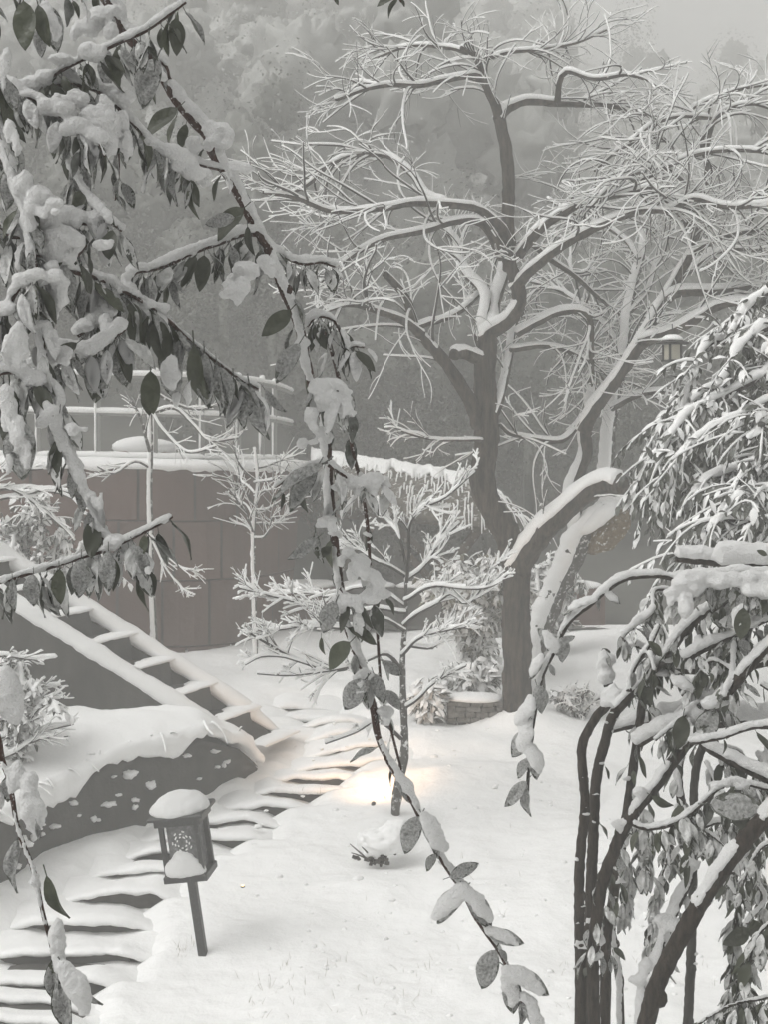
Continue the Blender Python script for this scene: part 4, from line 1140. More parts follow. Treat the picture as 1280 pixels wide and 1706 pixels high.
Ld = 2.55
left = [
 dict(name='stem', pts=[(-360, 3900), (-240, 2200), (-130, 900), (-70, 400), (-45, 60), (40, -160), (150, -70)], d0=2.6, d1=2.68, w0=46, w1=22, snow=.02, leaves=0, knots=0),
 dict(pts=[(150, -60), (165, -20), (195, 22), (206, 50), (240, 85), (268, 110), (274, 132), (300, 175), (345, 227), (353, 252), (386, 302), (411, 350), (436, 396), (448, 422), (471, 480), (496, 540), (511, 610), (521, 650), (540, 702), (546, 780), (551, 850), (559, 920), (566, 975), (574, 1030), (591, 1080), (611, 1130), (621, 1180), (631, 1232), (656, 1282), (681, 1322), (701, 1362), (721, 1402), (746, 1446), (771, 1482), (796, 1531), (831, 1581), (851, 1621), (871, 1666), (900, 1720)], d0=2.7, d1=3.0, w0=22, w1=7, snow=.019, power=.6, amp=1.2, leaves=22, noextra=1, clumps=20, csize=.012, gate=.25, lrange=(.02, .66), wob=.008),
 dict(pts=[(-30, 200), (15, 170), (38, 150), (75, 132), (112, 111), (150, 93), (200, 70), (245, 50), (290, 18), (310, 3)], d0=2.5, d1=2.5, w0=8, w1=4, snow=.012, leaves=16, clumps=2, probs=(.5, .3, .2, 0)),
 dict(pts=[(-10, 120), (20, 150), (75, 175), (100, 195), (120, 208), (145, 226), (160, 232), (174, 262)], d0=2.45, d1=2.4, w0=8, w1=4, snow=.022, leaves=12, clumps=5, csize=.022),
 dict(pts=[(20, 150), (70, 150), (110, 140), (160, 150), (195, 176), (238, 221), (265, 246), (300, 272), (330, 300)], d0=2.5, d1=2.6, w0=8, w1=4, snow=.026, leaves=16, clumps=6, csize=.024),
 dict(pts=[(100, 200), (115, 270), (130, 300), (142, 322), (160, 347), (182, 374)], d0=2.5, d1=2.4, w0=6, w1=4, snow=.02, leaves=9, clumps=4, csize=.014),
 dict(pts=[(190, 210), (198, 260), (198, 300), (192, 335)], d0=2.6, d1=2.6, w0=4, w1=3, snow=.008, leaves=7, probs=(.5, .2, .3, 0), len=(.04, .06)),
 dict(pts=[(-20, 60), (5, 240), (15, 275), (25, 316), (40, 352), (50, 382), (54, 430), (60, 506), (70, 590), (79, 640), (98, 670), (100, 706), (110, 750), (125, 785), (143, 831), (160, 861), (172, 894), (207, 912), (226, 931), (249, 945)], d0=2.35, d1=2.3, w0=15, w1=6, snow=.025, power=.5, leaves=30, clumps=15, csize=.014, gate=.1),
 dict(pts=[(60, 440), (100, 448), (137, 457), (175, 468), (200, 481), (237, 501), (262, 518), (287, 538), (320, 568), (360, 600), (400, 630), (432, 648)], d0=2.5, d1=2.7, w0=9, w1=5, snow=.013, leaves=28, clumps=4, csize=.014, len=(.06, .085)),
 dict(pts=[(432, 392), (405, 392), (370, 405), (322, 422), (295, 436), (270, 446), (248, 452), (228, 455), (212, 476)], d0=2.8, d1=2.6, w0=7, w1=4, snow=.018, leaves=18, clumps=3, csize=.014),
 dict(pts=[(130, 560), (150, 545), (163, 530), (180, 508), (200, 490), (225, 488)], d0=2.5, d1=2.6, w0=6, w1=4, snow=.02, leaves=9, clumps=3),
 dict(pts=[(66, 605), (85, 600), (112, 585), (162, 580), (188, 566), (210, 549)], d0=2.4, d1=2.5, w0=6, w1=4, snow=.024, leaves=11, clumps=5, csize=.02),
 dict(pts=[(52, 424), (76, 428), (102, 431), (126, 428), (142, 408)], d0=2.35, d1=2.4, w0=6, w1=4, snow=.02, leaves=7, clumps=3),
 dict(pts=[(-30, 340), (20, 395), (60, 375), (95, 372), (130, 372), (150, 374), (180, 372), (200, 385)], d0=2.35, d1=2.45, w0=7, w1=4, snow=.028, leaves=14, clumps=7, csize=.026),
 dict(pts=[(-30, 975), (0, 970), (48, 955), (93, 942), (135, 929), (170, 919), (212, 901), (240, 887), (271, 872), (288, 862)], d0=2.25, d1=2.3, w0=6, w1=4, snow=.010, leaves=10, clumps=3, csize=.012),
 dict(pts=[(512, 545), (525, 528), (555, 535), (575, 575), (590, 578), (605, 580)], d0=2.85, d1=2.85, w0=6, w1=3, snow=.016, leaves=13, clumps=3, csize=.014, len=(.04, .062)),
 dict(pts=[(540, 540), (560, 620), (575, 690), (588, 760), (600, 803), (612, 870), (617, 927), (621, 980), (630, 1040), (634, 1100), (640, 1160), (655, 1215), (672, 1280)], d0=2.9, d1=3.0, w0=7, w1=4, snow=.009, leaves=15, noextra=1, clumps=6, csize=.010, len=(.045, .065)),
 dict(pts=[(547, 775), (575, 792), (600, 806), (628, 800), (648, 812)], d0=2.75, d1=2.8, w0=6, w1=3, snow=.024, leaves=7, clumps=3),
 dict(pts=[(566, 980), (590, 1003), (615, 1000), (640, 992)], d0=2.85, d1=2.85, w0=5, w1=3, snow=.024, leaves=6, clumps=3),
 dict(pts=[(524, 655), (550, 650), (575, 655), (590, 690)], d0=2.75, d1=2.75, w0=6, w1=3, snow=.026, leaves=6, clumps=4, csize=.018),
 dict(pts=[(545, 770), (510, 780), (485, 795), (460, 812)], d0=2.8, d1=2.75, w0=5, w1=3, snow=.008, leaves=4, probs=(.5, .3, .2, 0)),
 dict(pts=[(372, 285), (330, 275), (300, 262), (285, 240)], d0=2.7, d1=2.65, w0=4, w1=3, snow=.014, leaves=7),
 dict(pts=[(440, 400), (470, 425), (505, 440), (535, 437), (560, 445)], d0=2.8, d1=2.9, w0=6, w1=3, snow=.016, leaves=12, clumps=2, csize=.012, len=(.035, .055)),
 dict(pts=[(-40, 500), (0, 520), (40, 470), (60, 462)], d0=2.3, d1=2.3, w0=6, w1=4, snow=.02, leaves=10, clumps=5),
 dict(pts=[(-40, 640), (-5, 625), (25, 622), (50, 630), (66, 650)], d0=2.3, d1=2.3, w0=6, w1=4, snow=.02, leaves=10, clumps=4),
 dict(pts=[(-40, -10), (10, -18), (50, -12), (90, -8), (125, -20)], d0=2.3, d1=2.4, w0=8, w1=5, snow=.01, leaves=8),
]
def left_hand(root, S, rg, paths):
    # the big lumps on the main branch: (px, py, half width px, half height px, d)
    for (x, y, a_, b_, d) in [(165, 28, 34, 26, 2.66), (140, 42, 22, 18, 2.62), (188, 15, 20, 18, 2.66), (260, 118, 26, 17, 2.68), (355, 215, 36, 26, 2.68), (375, 235, 24, 18, 2.68), (395, 274, 26, 13, 2.66), (340, 290, 22, 17, 2.64),
                              (410, 450, 38, 28, 2.66), (385, 478, 26, 22, 2.64), (440, 435, 24, 20, 2.7), (545, 662, 36, 22, 2.74), (520, 690, 18, 20, 2.72), (575, 680, 15, 22, 2.74), (535, 720, 26, 16, 2.76), (620, 812, 20, 20, 2.78),
                              (580, 800, 30, 13, 2.78), (600, 935, 26, 24, 2.84), (578, 920, 20, 18, 2.84), (620, 960, 22, 18, 2.84), (545, 870, 22, 18, 2.78), (590, 1000, 24, 14, 2.84), (605, 1125, 28, 18, 2.86), (640, 1185, 24, 14, 2.9),
                              (165, 200, 46, 40, 2.46), (130, 165, 34, 26, 2.46), (185, 215, 22, 36, 2.5), (110, 395, 50, 28, 2.36), (65, 325, 34, 26, 2.32), (40, 300, 22, 30, 2.32), (90, 340, 26, 16, 2.30), (100, 480, 26, 44, 2.34), (85, 445, 22, 20, 2.34),
                              (175, 540, 17, 28, 2.5), (180, 560, 20, 20, 2.5), (285, 640, 19, 28, 2.58), (80, 685, 28, 28, 2.28), (120, 712, 22, 14, 2.28), (30, 560, 26, 34, 2.26), (15, 580, 20, 30, 2.26), (10, 660, 24, 40, 2.24), (30, 720, 22, 50, 2.24), (100, 590, 30, 22, 2.36),
                              (15, 215, 18, 30, 2.3), (235, 935, 20, 18, 2.28), (185, 900, 24, 15, 2.28), (150, 830, 18, 22, 2.3), (205, 200, 16, 34, 2.52), (10, 100, 14, 36, 2.3)]:
        s_ = d / F
        blob(S, P(x, y, d), (a_ * .62 * s_, (a_ + b_) * .25 * s_, b_ * .60 * s_), seed=int(rg.integers(1e6)), lump=.48, nu=26, nv=18)
        for q in range(3): blob(S, P(x + rg.normal(0, a_ * .6), y + b_ * rg.uniform(.1, 1.1), d + rg.normal(0, .01)), (a_ * .38 * s_, a_ * .3 * s_, b_ * rg.uniform(.35, .8) * s_), seed=int(rg.integers(1e6)), lump=.5)
    hl_ = lambda *a, **k: hand_leaf(root, *a, rg=rg, S=S, **k)
    hl_((38, -2), (45, 82), 2.22, None, shape=5, widen=1.1); hl_((62, 5), (80, 75), 2.28, None, shape=2); hl_((75, 5), (98, 80), 2.3, 'heavy', shape=1); hl_((62, 45), (70, 92), 2.32, 'mid')
    hl_((120, 0), (133, 28), 2.6, None); hl_((200, 72), (197, 130), 2.55, None, shape=0); hl_((222, 75), (222, 130), 2.62, 'thin', shape=6); hl_((268, 45), (268, 82), 2.62, None); hl_((296, 18), (284, 70), 2.6, None, shape=6, facing=(1, -.4, .2))
    hl_((262, 95), (226, 172), 2.6, 'mid', shape=3, widen=1.15); hl_((262, 120), (248, 168), 2.64, None); hl_((180, 82), (172, 144), 2.58, 'mid', shape=3); hl_((110, 105), (92, 168), 2.52, 'mid', shape=3); hl_((133, 108), (142, 160), 2.56, None)
    hl_((298, 178), (240, 222), 2.66, None, shape=0, facing=(.3, -1, .7), widen=1.1); hl_((310, 205), (298, 248), 2.68, None); hl_((408, 345), (352, 388), 2.7, None, shape=3, facing=(.2, -1, .8), widen=1.2); hl_((392, 362), (340, 372), 2.66, 'mid'); hl_((412, 375), (415, 425), 2.7, None)
    hl_((485, 515), (440, 560), 2.74, None, shape=5, facing=(.2, -1, .4), widen=1.15); hl_((500, 570), (458, 635), 2.72, 'mid', shape=0); hl_((245, 640), (250, 690), 2.54, None, shape=5, widen=1.25); hl_((250, 615), (252, 688), 2.52, None, shape=0, widen=1.1)
    hl_((322, 570), (330, 680), 2.6, None, shape=6); hl_((340, 585), (345, 678), 2.62, 'mid', shape=2); hl_((360, 605), (363, 680), 2.63, 'thin', shape=6); hl_((388, 625), (390, 690), 2.66, None, shape=6); hl_((415, 640), (432, 735), 2.68, 'mid', shape=6); hl_((285, 600), (285, 665), 2.56, 'heavy', shape=3, widen=1.2)
    hl_((440, 648), (470, 690), 2.74, 'mid', shape=6); hl_((160, 590), (162, 670), 2.46, 'thin', shape=1, widen=1.2); hl_((195, 580), (205, 645), 2.48, 'thin', shape=3); hl_((15, 640), (12, 735), 2.26, None, shape=5); hl_((40, 700), (22, 800), 2.24, 'mid', shape=3, widen=1.2); hl_((130, 570), (80, 605), 2.4, None, shape=0)
    hl_((98, 945), (98, 1006), 2.22, None, shape=0); hl_((55, 955), (48, 1012), 2.22, 'mid', shape=3, widen=1.1); hl_((20, 962), (22, 1018), 2.22, 'thin', shape=2); hl_((135, 928), (132, 998), 2.24, 'mid', shape=1); hl_((180, 915), (178, 985), 2.24, 'mid', shape=0); hl_((240, 890), (238, 925), 2.26, None); hl_((222, 905), (250, 965), 2.26, 'mid', shape=4)
    hl_((540, 772), (450, 825), 2.72, 'mid', shape=0, facing=(-.2, -.6, 1)); hl_((530, 775), (482, 850), 2.72, 'mid', shape=2); hl_((500, 800), (503, 855), 2.74, None, shape=6); hl_((530, 895), (480, 935), 2.76, 'mid', shape=4); hl_((525, 885), (530, 940), 2.78, 'thin', shape=6); hl_((552, 910), (530, 930), 2.8, None, widen=1.3)
    hl_((560, 1000), (533, 1055), 2.82, 'mid', shape=3, widen=1.1); hl_((578, 1045), (628, 1070), 2.84, None, shape=0, facing=(0, -.5, 1), widen=1.2); hl_((585, 1068), (540, 1110), 2.82, None, shape=3, facing=(-.2, -1, .5), widen=1.2); hl_((535, 1060), (536, 1092), 2.84, None, shape=6)
    hl_((610, 1130), (568, 1182), 2.84, 'mid', shape=3, widen=1.2); hl_((612, 1130), (605, 1180), 2.84, 'thin', shape=6); hl_((622, 1120), (640, 1170), 2.86, 'mid'); hl_((628, 1245), (582, 1265), 2.88, 'thin', shape=0, facing=(0, -.4, 1)); hl_((635, 1100), (670, 1125), 2.95, 'mid', shape=0); hl_((640, 1150), (672, 1180), 2.95, 'mid')
    # the sparse lower end
    for (b0, tp_, kd, sh) in [((658, 1288), (695, 1335), 'heavy', 3), ((702, 1358), (664, 1422), 'mid', 3), ((705, 1360), (745, 1425), 'heavy', 1), ((728, 1422), (706, 1450), 'thin', 3), ((748, 1462), (797, 1440), 'mid', 5), ((775, 1480), (718, 1532), 'heavy', 3), ((775, 1480), (822, 1545), 'heavy', 0),
                               ((812, 1552), (870, 1572), 'heavy', 5), ((828, 1580), (795, 1652), 'mid', 3), ((832, 1582), (850, 1600), 'mid', 3), ((845, 1612), (915, 1656), 'heavy', 2), ((848, 1615), (858, 1690), 'heavy', 0), ((872, 1660), (910, 1720), 'heavy', 1), ((868, 1668), (872, 1715), 'mid', 4)]:
        hl_(b0, tp_, 2.92, kd, shape=sh, facing=(.1, -.7, .8), widen=1.02)
near_shrub('evergreen_shrub', P(-420, 1700, 2.6) + np.array([0, 0, -.4]), 'overhanging evergreen shrub at the left, its long snow-clotted branch drooping down to the right', left, 21, hand=left_hand,
           extra=None, probs=(.24, .26, .36, .14))

# ------------------------------------------------------------------ thorny shrub in the right foreground
SH = STEM
right = [
 dict(name='stem', pts=[(960, 2560), (968, 1706), (966, 1560), (966, 1440), (975, 1345), (972, 1290), (972, 1240), (993, 1198), (1014, 1174)], d0=4.3, d1=4.3, w0=25, w1=15, snow=0, stuck=15, leaves=0),
 dict(name='stem', pts=[(990, 2520), (982, 1706), (985, 1500), (988, 1400), (994, 1300), (1007, 1245), (1018, 1205), (1028, 1178), (1015, 1140), (1008, 1100), (1012, 1085)], d0=4.45, d1=4.35, w0=27, w1=16, snow=0, stuck=15, clumps=5, csize=.028, leaves=4, lrange=(.8, 1)),
 dict(name='stem', pts=[(1010, 2600), (990, 1706), (991, 1565), (1005, 1472), (1029, 1406), (1055, 1357), (1090, 1315), (1132, 1256), (1169, 1211), (1196, 1172), (1228, 1134), (1260, 1096), (1320, 1040)], d0=4.15, d1=3.9, w0=22, w1=20, snow=.014, power=1.2, amp=1.8, gate=2.0, leaves=16, lrange=(.45, 1), clumps=3),
 dict(name='stem', pts=[(1000, 2560), (1009, 1706), (1012, 1565), (1026, 1486), (1047, 1353), (1055, 1290), (1066, 1205), (1074, 1152), (1086, 1100)], d0=4.3, d1=4.4, w0=24, w1=14, snow=0, stuck=10, leaves=16, lrange=(.4, 1), clumps=6, csize=.024),
 dict(name='stem', pts=[(900, 2780), (960, 2300), (1030, 1880), (1078, 1706), (1100, 1632), (1148, 1539), (1193, 1466), (1233, 1413), (1282, 1356), (1380, 1260)], d0=3.8, d1=3.6, w0=36, w1=28, snow=.013, power=1.2, amp=1.6, freq=14, gate=1.9, stuck=8, leaves=0),
 dict(name='stem', pts=[(1040, 2500), (1035, 1706), (1035, 1645), (1028, 1592), (1020, 1540)], d0=4.5, d1=4.5, w0=16, w1=11, snow=.016, power=.4, leaves=0),
 dict(name='stem', pts=[(1010, 2620), (1067, 1706), (1090, 1619), (1111, 1552), (1132, 1499), (1151, 1459), (1147, 1406), (1136, 1340), (1131, 1290), (1140, 1240)], d0=4.1, d1=4.2, w0=22, w1=14, snow=.018, power=.5, clumps=9, csize=.026, leaves=14, lrange=(.45, 1)),
 dict(name='stem', pts=[(1120, 2440), (1155, 1500), (1160, 1298), (1175, 1238), (1182, 1200)], d0=4.7, d1=4.7, w0=20, w1=14, snow=0, stuck=5, leaves=0, mat=TWIG),
 dict(name='limb', pts=[(1165, 1222), (1176, 1240), (1233, 1272), (1285, 1296), (1360, 1330)], d0=4.0, d1=3.9, w0=16, w1=24, snow=.02, leaves=4),
 dict(name='limb', pts=[(1098, 1112), (1130, 1114), (1166, 1116), (1220, 1118), (1262, 1104), (1340, 1090)], d0=4.3, d1=4.2, w0=18, w1=20, snow=.038, leaves=6),
 dict(name='limb', pts=[(1030, 1180), (1060, 1150), (1098, 1110), (1132, 1066), (1162, 1032), (1206, 1004), (1250, 985), (1330, 960)], d0=4.25, d1=4.0, w0=18, w1=12, snow=.022, leaves=20, lrange=(.1, 1), clumps=5, csize=.025),
 dict(name='limb', pts=[(1142, 1098), (1188, 1075), (1217, 1062), (1260, 1040), (1320, 1020)], d0=4.1, d1=4.0, w0=13, w1=9, snow=.022, leaves=14, clumps=3),
 dict(name='limb', pts=[(1160, 1216), (1196, 1205), (1233, 1201), (1285, 1206), (1360, 1195)], d0=4.4, d1=4.3, w0=22, w1=24, snow=.042, leaves=4),
 dict(name='limb', pts=[(1020, 1215), (1070, 1205), (1110, 1196), (1150, 1180), (1195, 1160)], d0=4.5, d1=4.4, w0=14, w1=10, snow=.034, leaves=8),
 dict(name='limb', pts=[(1066, 1240), (1100, 1220), (1130, 1205), (1165, 1165), (1200, 1158)], d0=4.2, d1=4.1, w0=12, w1=8, snow=.04, leaves=6, clumps=3),
 dict(name='limb', pts=[(1049, 1152), (1054, 1120), (1074, 1086), (1088, 1068), (1100, 1040)], d0=4.2, d1=4.2, w0=10, w1=6, snow=.014, leaves=8),
 dict(name='limb', pts=[(1110, 1090), (1060, 1075), (1040, 1062), (1062, 1040), (1085, 1025), (1095, 1010)], d0=4.3, d1=4.3, w0=8, w1=4, snow=.024, leaves=9, clumps=3),
 dict(name='limb', pts=[(1330, 960), (1240, 958), (1180, 962), (1131, 966), (1099, 960), (1046, 964), (1014, 982), (988, 1004), (948, 1038), (922, 1090), (904, 1130), (896, 1172), (886, 1230), (882, 1280), (878, 1345)], d0=4.0, d1=4.0, w0=13, w1=5, snow=.016, leaves=4, lrange=(0, .2)),
 dict(name='limb', pts=[(1330, 920), (1270, 985), (1220, 975), (1170, 972), (1135, 985), (1120, 1010)], d0=3.95, d1=3.95, w0=10, w1=6, snow=.040, leaves=20, clumps=9, csize=.032),
 dict(name='limb', pts=[(1150, 1236), (1163, 1237), (1206, 1229), (1246, 1215), (1290, 1209), (1340, 1210)], d0=3.8, d1=3.75, w0=7, w1=8, snow=.014, leaves=5),
 dict(name='limb', pts=[(1055, 1372), (1079, 1380), (1121, 1372), (1158, 1348), (1196, 1315), (1225, 1300)], d0=3.95, d1=3.9, w0=9, w1=6, snow=.014, leaves=14, clumps=2),
 dict(name='limb', pts=[(1225, 1300), (1260, 1310), (1330, 1330)], d0=3.9, d1=3.9, w0=7, w1=7, snow=.012, leaves=12),
 dict(name='limb', pts=[(1340, 1380), (1290, 1400), (1262, 1420), (1235, 1480), (1225, 1540), (1222, 1600), (1215, 1660)], d0=3.75, d1=3.7, w0=6, w1=3, snow=.006, leaves=24, probs=(.4, .4, .2, 0), len=(.035, .06)),
 dict(name='limb', pts=[(1340, 1490), (1300, 1520), (1260, 1560), (1240, 1620), (1230, 1690)], d0=3.65, d1=3.6, w0=6, w1=3, snow=.006, leaves=18, probs=(.5, .35, .15, 0), len=(.05, .085)),
 dict(name='limb', pts=[(1340, 1640), (1290, 1660), (1230, 1672), (1190, 1690), (1160, 1710)], d0=3.6, d1=3.55, w0=6, w1=4, snow=.006, leaves=18, probs=(.45, .4, .15, 0), len=(.05, .08)),
 dict(name='limb', pts=[(1110, 1440), (1100, 1470), (1092, 1500), (1085, 1545), (1078, 1590)], d0=4.2, d1=4.2, w0=4, w1=3, snow=.006, leaves=14, probs=(.0, .2, .6, .2), len=(.04, .055), hang=1.3),
 dict(name='limb', pts=[(1045, 1420), (1048, 1450), (1046, 1490), (1040, 1520)], d0=4.4, d1=4.4, w0=4, w1=3, snow=.008, leaves=10, probs=(0, .1, .5, .4), len=(.05, .075), hang=1.3),
 dict(name='limb', pts=[(1060, 1330), (1080, 1390), (1075, 1430), (1085, 1460)], d0=4.15, d1=4.1, w0=5, w1=3, snow=.01, leaves=12, probs=(0, .2, .6, .2), len=(.05, .08), hang=1.3),
 dict(name='limb', pts=[(1130, 1330), (1155, 1370), (1190, 1395), (1215, 1420)], d0=3.95, d1=3.9, w0=6, w1=4, snow=.008, leaves=18, probs=(.3, .4, .3, 0), len=(.06, .09)),
 dict(name='cut_branch', pts=[(1200, 943), (1235, 942), (1290, 944), (1360, 940)], d0=4.5, d1=4.5, w0=20, w1=24, snow=.060, power=.8, amp=.2, leaves=3, knots=.0),
 dict(name='cut_branch', pts=[(1128, 930), (1160, 932), (1200, 936)], d0=4.9, d1=4.9, w0=14, w1=18, snow=.040, power=.8, amp=.2, leaves=4, knots=.0),
]
right.append(dict(name='stem', pts=[(1420, 2640), (1400, 1500), (1370, 1100), (1340, 900)], d0=4.0, d1=4.0, w0=34, w1=20, snow=0, leaves=0))
_r = np.random.default_rng(77)
for k in range(22):      # the tangle of thin side shoots that fills the shrub
    x, y, d = _r.uniform(1075, 1300), _r.uniform(1020, 1480), _r.uniform(4.05, 4.7)
    dx, dy = np.clip(_r.normal(4, 22), -22, 40), _r.uniform(10, 50) * _r.choice([-1, 1])
    right.append(dict(name='shoot', pts=[(x, y), (x + dx, y + dy), (x + 2.1 * dx + _r.normal(0, 12), y + 1.6 * dy + 12), (x + 3 * dx + _r.normal(0, 16), y + 1.8 * dy + 45)], d0=d, d1=d - .15, w0=7, w1=3, snow=.013, leaves=9, knots=.04))
def right_hand(root, S, rg, paths):
    for (x, y, a_, b_, d) in [(1010, 1100, 17, 20, 4.35), (1025, 1160, 26, 24, 4.3), (1012, 1125, 16, 18, 4.35), (1150, 972, 34, 24, 3.95), (1200, 968, 28, 18, 3.95), (1255, 965, 30, 18, 3.95), (1142, 1010, 14, 26, 3.92), (1125, 1010, 14, 26, 3.98), (1104, 1120, 30, 10, 4.2),
                              (1190, 1170, 26, 13, 3.95), (1158, 1195, 26, 14, 4.05), (1230, 1035, 26, 14, 4.0), (1260, 1000, 22, 14, 4.0), (1175, 1065, 20, 10, 4.1), (1150, 1440, 20, 14, 4.15), (1092, 1630, 15, 16, 3.78), (1030, 1373, 14, 10, 4.05), (1068, 1320, 14, 12, 4.0)]:
        s_ = d / F
        blob(S, P(x, y, d), (a_ * .9 * s_, (a_ + b_) * .38 * s_, b_ * .85 * s_), seed=int(rg.integers(1e6)), lump=.45, nu=22, nv=16)
    hl_ = lambda *a, **k: hand_leaf(root, *a, rg=rg, S=S, **k)
    hl_((992, 1000), (940, 1020), 3.98, 'heavy', shape=0, facing=(0, -.3, 1)); hl_((1008, 985), (1034, 1006), 4.0, 'heavy', shape=2); hl_((1000, 992), (996, 1018), 4.0, 'mid', shape=6)
    for (b0, tp_, kd, sh) in [((925, 1085), (905, 1045), 'heavy', 3), ((935, 1060), (944, 1104), 'mid', 1), ((905, 1095), (882, 1130), 'heavy', 0), ((915, 1105), (925, 1125), 'mid', 2), ((895, 1140), (912, 1188), 'mid', 1), ((890, 1168), (858, 1210), 'heavy', 3),
                               ((884, 1205), (868, 1255), 'heavy', 3), ((882, 1215), (852, 1262), 'mid', 1), ((884, 1245), (905, 1298), 'heavy', 1), ((882, 1262), (862, 1295), 'mid', 0), ((880, 1300), (842, 1345), 'mid', 4), ((878, 1310), (874, 1362), 'mid', 6), ((930, 1075), (958, 1060), 'mid', 2)]:
        hl_(b0, tp_, 3.98, kd, shape=sh, facing=(-.1, -.7, .8), widen=1.2)
    for (b0, tp_, kd, sh, d) in [((1105, 1095), (1082, 1068), None, 2, 4.1), ((1240, 1010), (1235, 1065), None, 0, 3.9), ((1238, 1012), (1215, 1050), 'heavy', 1, 3.92), ((1140, 1190), (1132, 1245), None, 5, 3.9), ((1120, 1130), (1160, 1150), 'heavy', 2, 4.0), ((1085, 1325), (1122, 1350), None, 6, 3.95),
                                   ((1195, 1180), (1160, 1240), 'thin', 3, 3.95), ((1280, 925), (1262, 918), None, 5, 4.0), ((1180, 1340), (1270, 1345), 'thin', 5, 3.8), ((1215, 1355), (1255, 1380), None, 0, 3.8), ((1255, 1530), (1268, 1575), None, 3, 3.65), ((1250, 1545), (1210, 1580), None, 1, 3.65), ((1250, 1520), (1245, 1500), 'thin', 3, 3.65)]:
        hl_(b0, tp_, d, kd, shape=sh, widen=1.2)
    th = Acc()                       # thorns
    for p, r in paths[:7]:
        for q in range(9):
            i = int(rg.uniform(.2, .98) * (len(p) - 1)); az = rg.uniform(0, 6.28)
            o_ = np.array([math.cos(az), math.sin(az), .2])
            tube(th, np.array([p[i] + o_ * r[i] * .8, p[i] + o_ * (r[i] + .006), p[i] + o_ * (r[i] + .014) + np.array([0, 0, .004])]), [.0035, .002, .0006], 5)
    tag(th.build('thorns', STEM, root), kind='stuff')
near_shrub('thorny_shrub', P(1010, 1706, 4.3) + np.array([0, 0, -.9]), 'thorny evergreen shrub at the lower right with a sheaf of dark bare stems', right, 31, voxel=.005, hand=right_hand, stem_mat=SH, leaf_len=(.042, .072), probs=(.34, .40, .20, .06), cap=240, mul=3.4)

# small branch at the left edge, low down
low = [dict(pts=[(-130, 900, 2.45), (-60, 1100, 2.15), (-30, 1170), (0, 1226), (8, 1268), (20, 1305), (30, 1367), (40, 1400), (60, 1455), (74, 1522), (88, 1578), (96, 1640), (100, 1670)], d0=2.05, d1=2.0, w0=14, w1=6, snow=.018, leaves=0, clumps=5, csize=.012)]
def low_hand(root, S, rg, paths):
    for (x, y, a_, b_, d) in [(8, 1150, 26, 40, 2.05), (20, 1180, 22, 26, 2.05), (48, 1330, 20, 44, 2.02), (60, 1360, 18, 32, 2.02), (28, 1290, 14, 26, 2.03), (95, 1565, 16, 36, 1.98), (98, 1600, 13, 26, 1.98), (0, 1330, 10, 20, 2.05)]:
        s_ = d / F; blob(S, P(x, y, d), (a_ * .9 * s_, (a_ + b_) * .30 * s_, b_ * s_), seed=int(rg.integers(1e6)), lump=.4, nu=24, nv=18)
    hl_ = lambda *a, **k: hand_leaf(root, *a, rg=rg, S=S, **k)
    hl_((76, 1455), (98, 1540), 2.0, None, shape=6); hl_((90, 1590), (82, 1690), 1.98, 'thin', shape=6); hl_((98, 1620), (112, 1720), 1.98, 'thin', shape=2); hl_((105, 1608), (155, 1690), 1.97, 'heavy', shape=6); hl_((30, 1395), (5, 1490), 2.02, 'mid', shape=6); hl_((15, 1290), (5, 1340), 2.04, 'thin', shape=3); hl_((60, 1370), (66, 1400), 2.0, 'mid', shape=4)
near_shrub('drooping_shoot', P(-130, 900, 2.45), 'single drooping red-brown shoot with clotted snow at the left edge, low down', low, 41, hand=low_hand, cat='branch')
# sprig at the very top
top = [dict(pts=[(60, -175, 2.66), (330, -170), (520, -110), (600, -60), (640, -30), (662, -8), (668, 2)], d0=2.7, d1=2.7, w0=6, w1=3, snow=.006, leaves=0)]
def top_hand(root, S, rg, paths):
    hl_ = lambda *a, **k: hand_leaf(root, *a, rg=rg, S=S, **k)
    hl_((664, -4), (642, 24), 2.7, None, shape=6); hl_((660, -10), (628, 8), 2.7, None, shape=0); hl_((668, -2), (676, 10), 2.7, None, shape=1); hl_((556, -12), (563, 8), 2.7, None, shape=2)
near_shrub('leafy_sprig', P(600, -60, 2.7), 'tiny leafy sprig dipping into view at the top edge', top, 43, hand=top_hand, cat='branch')

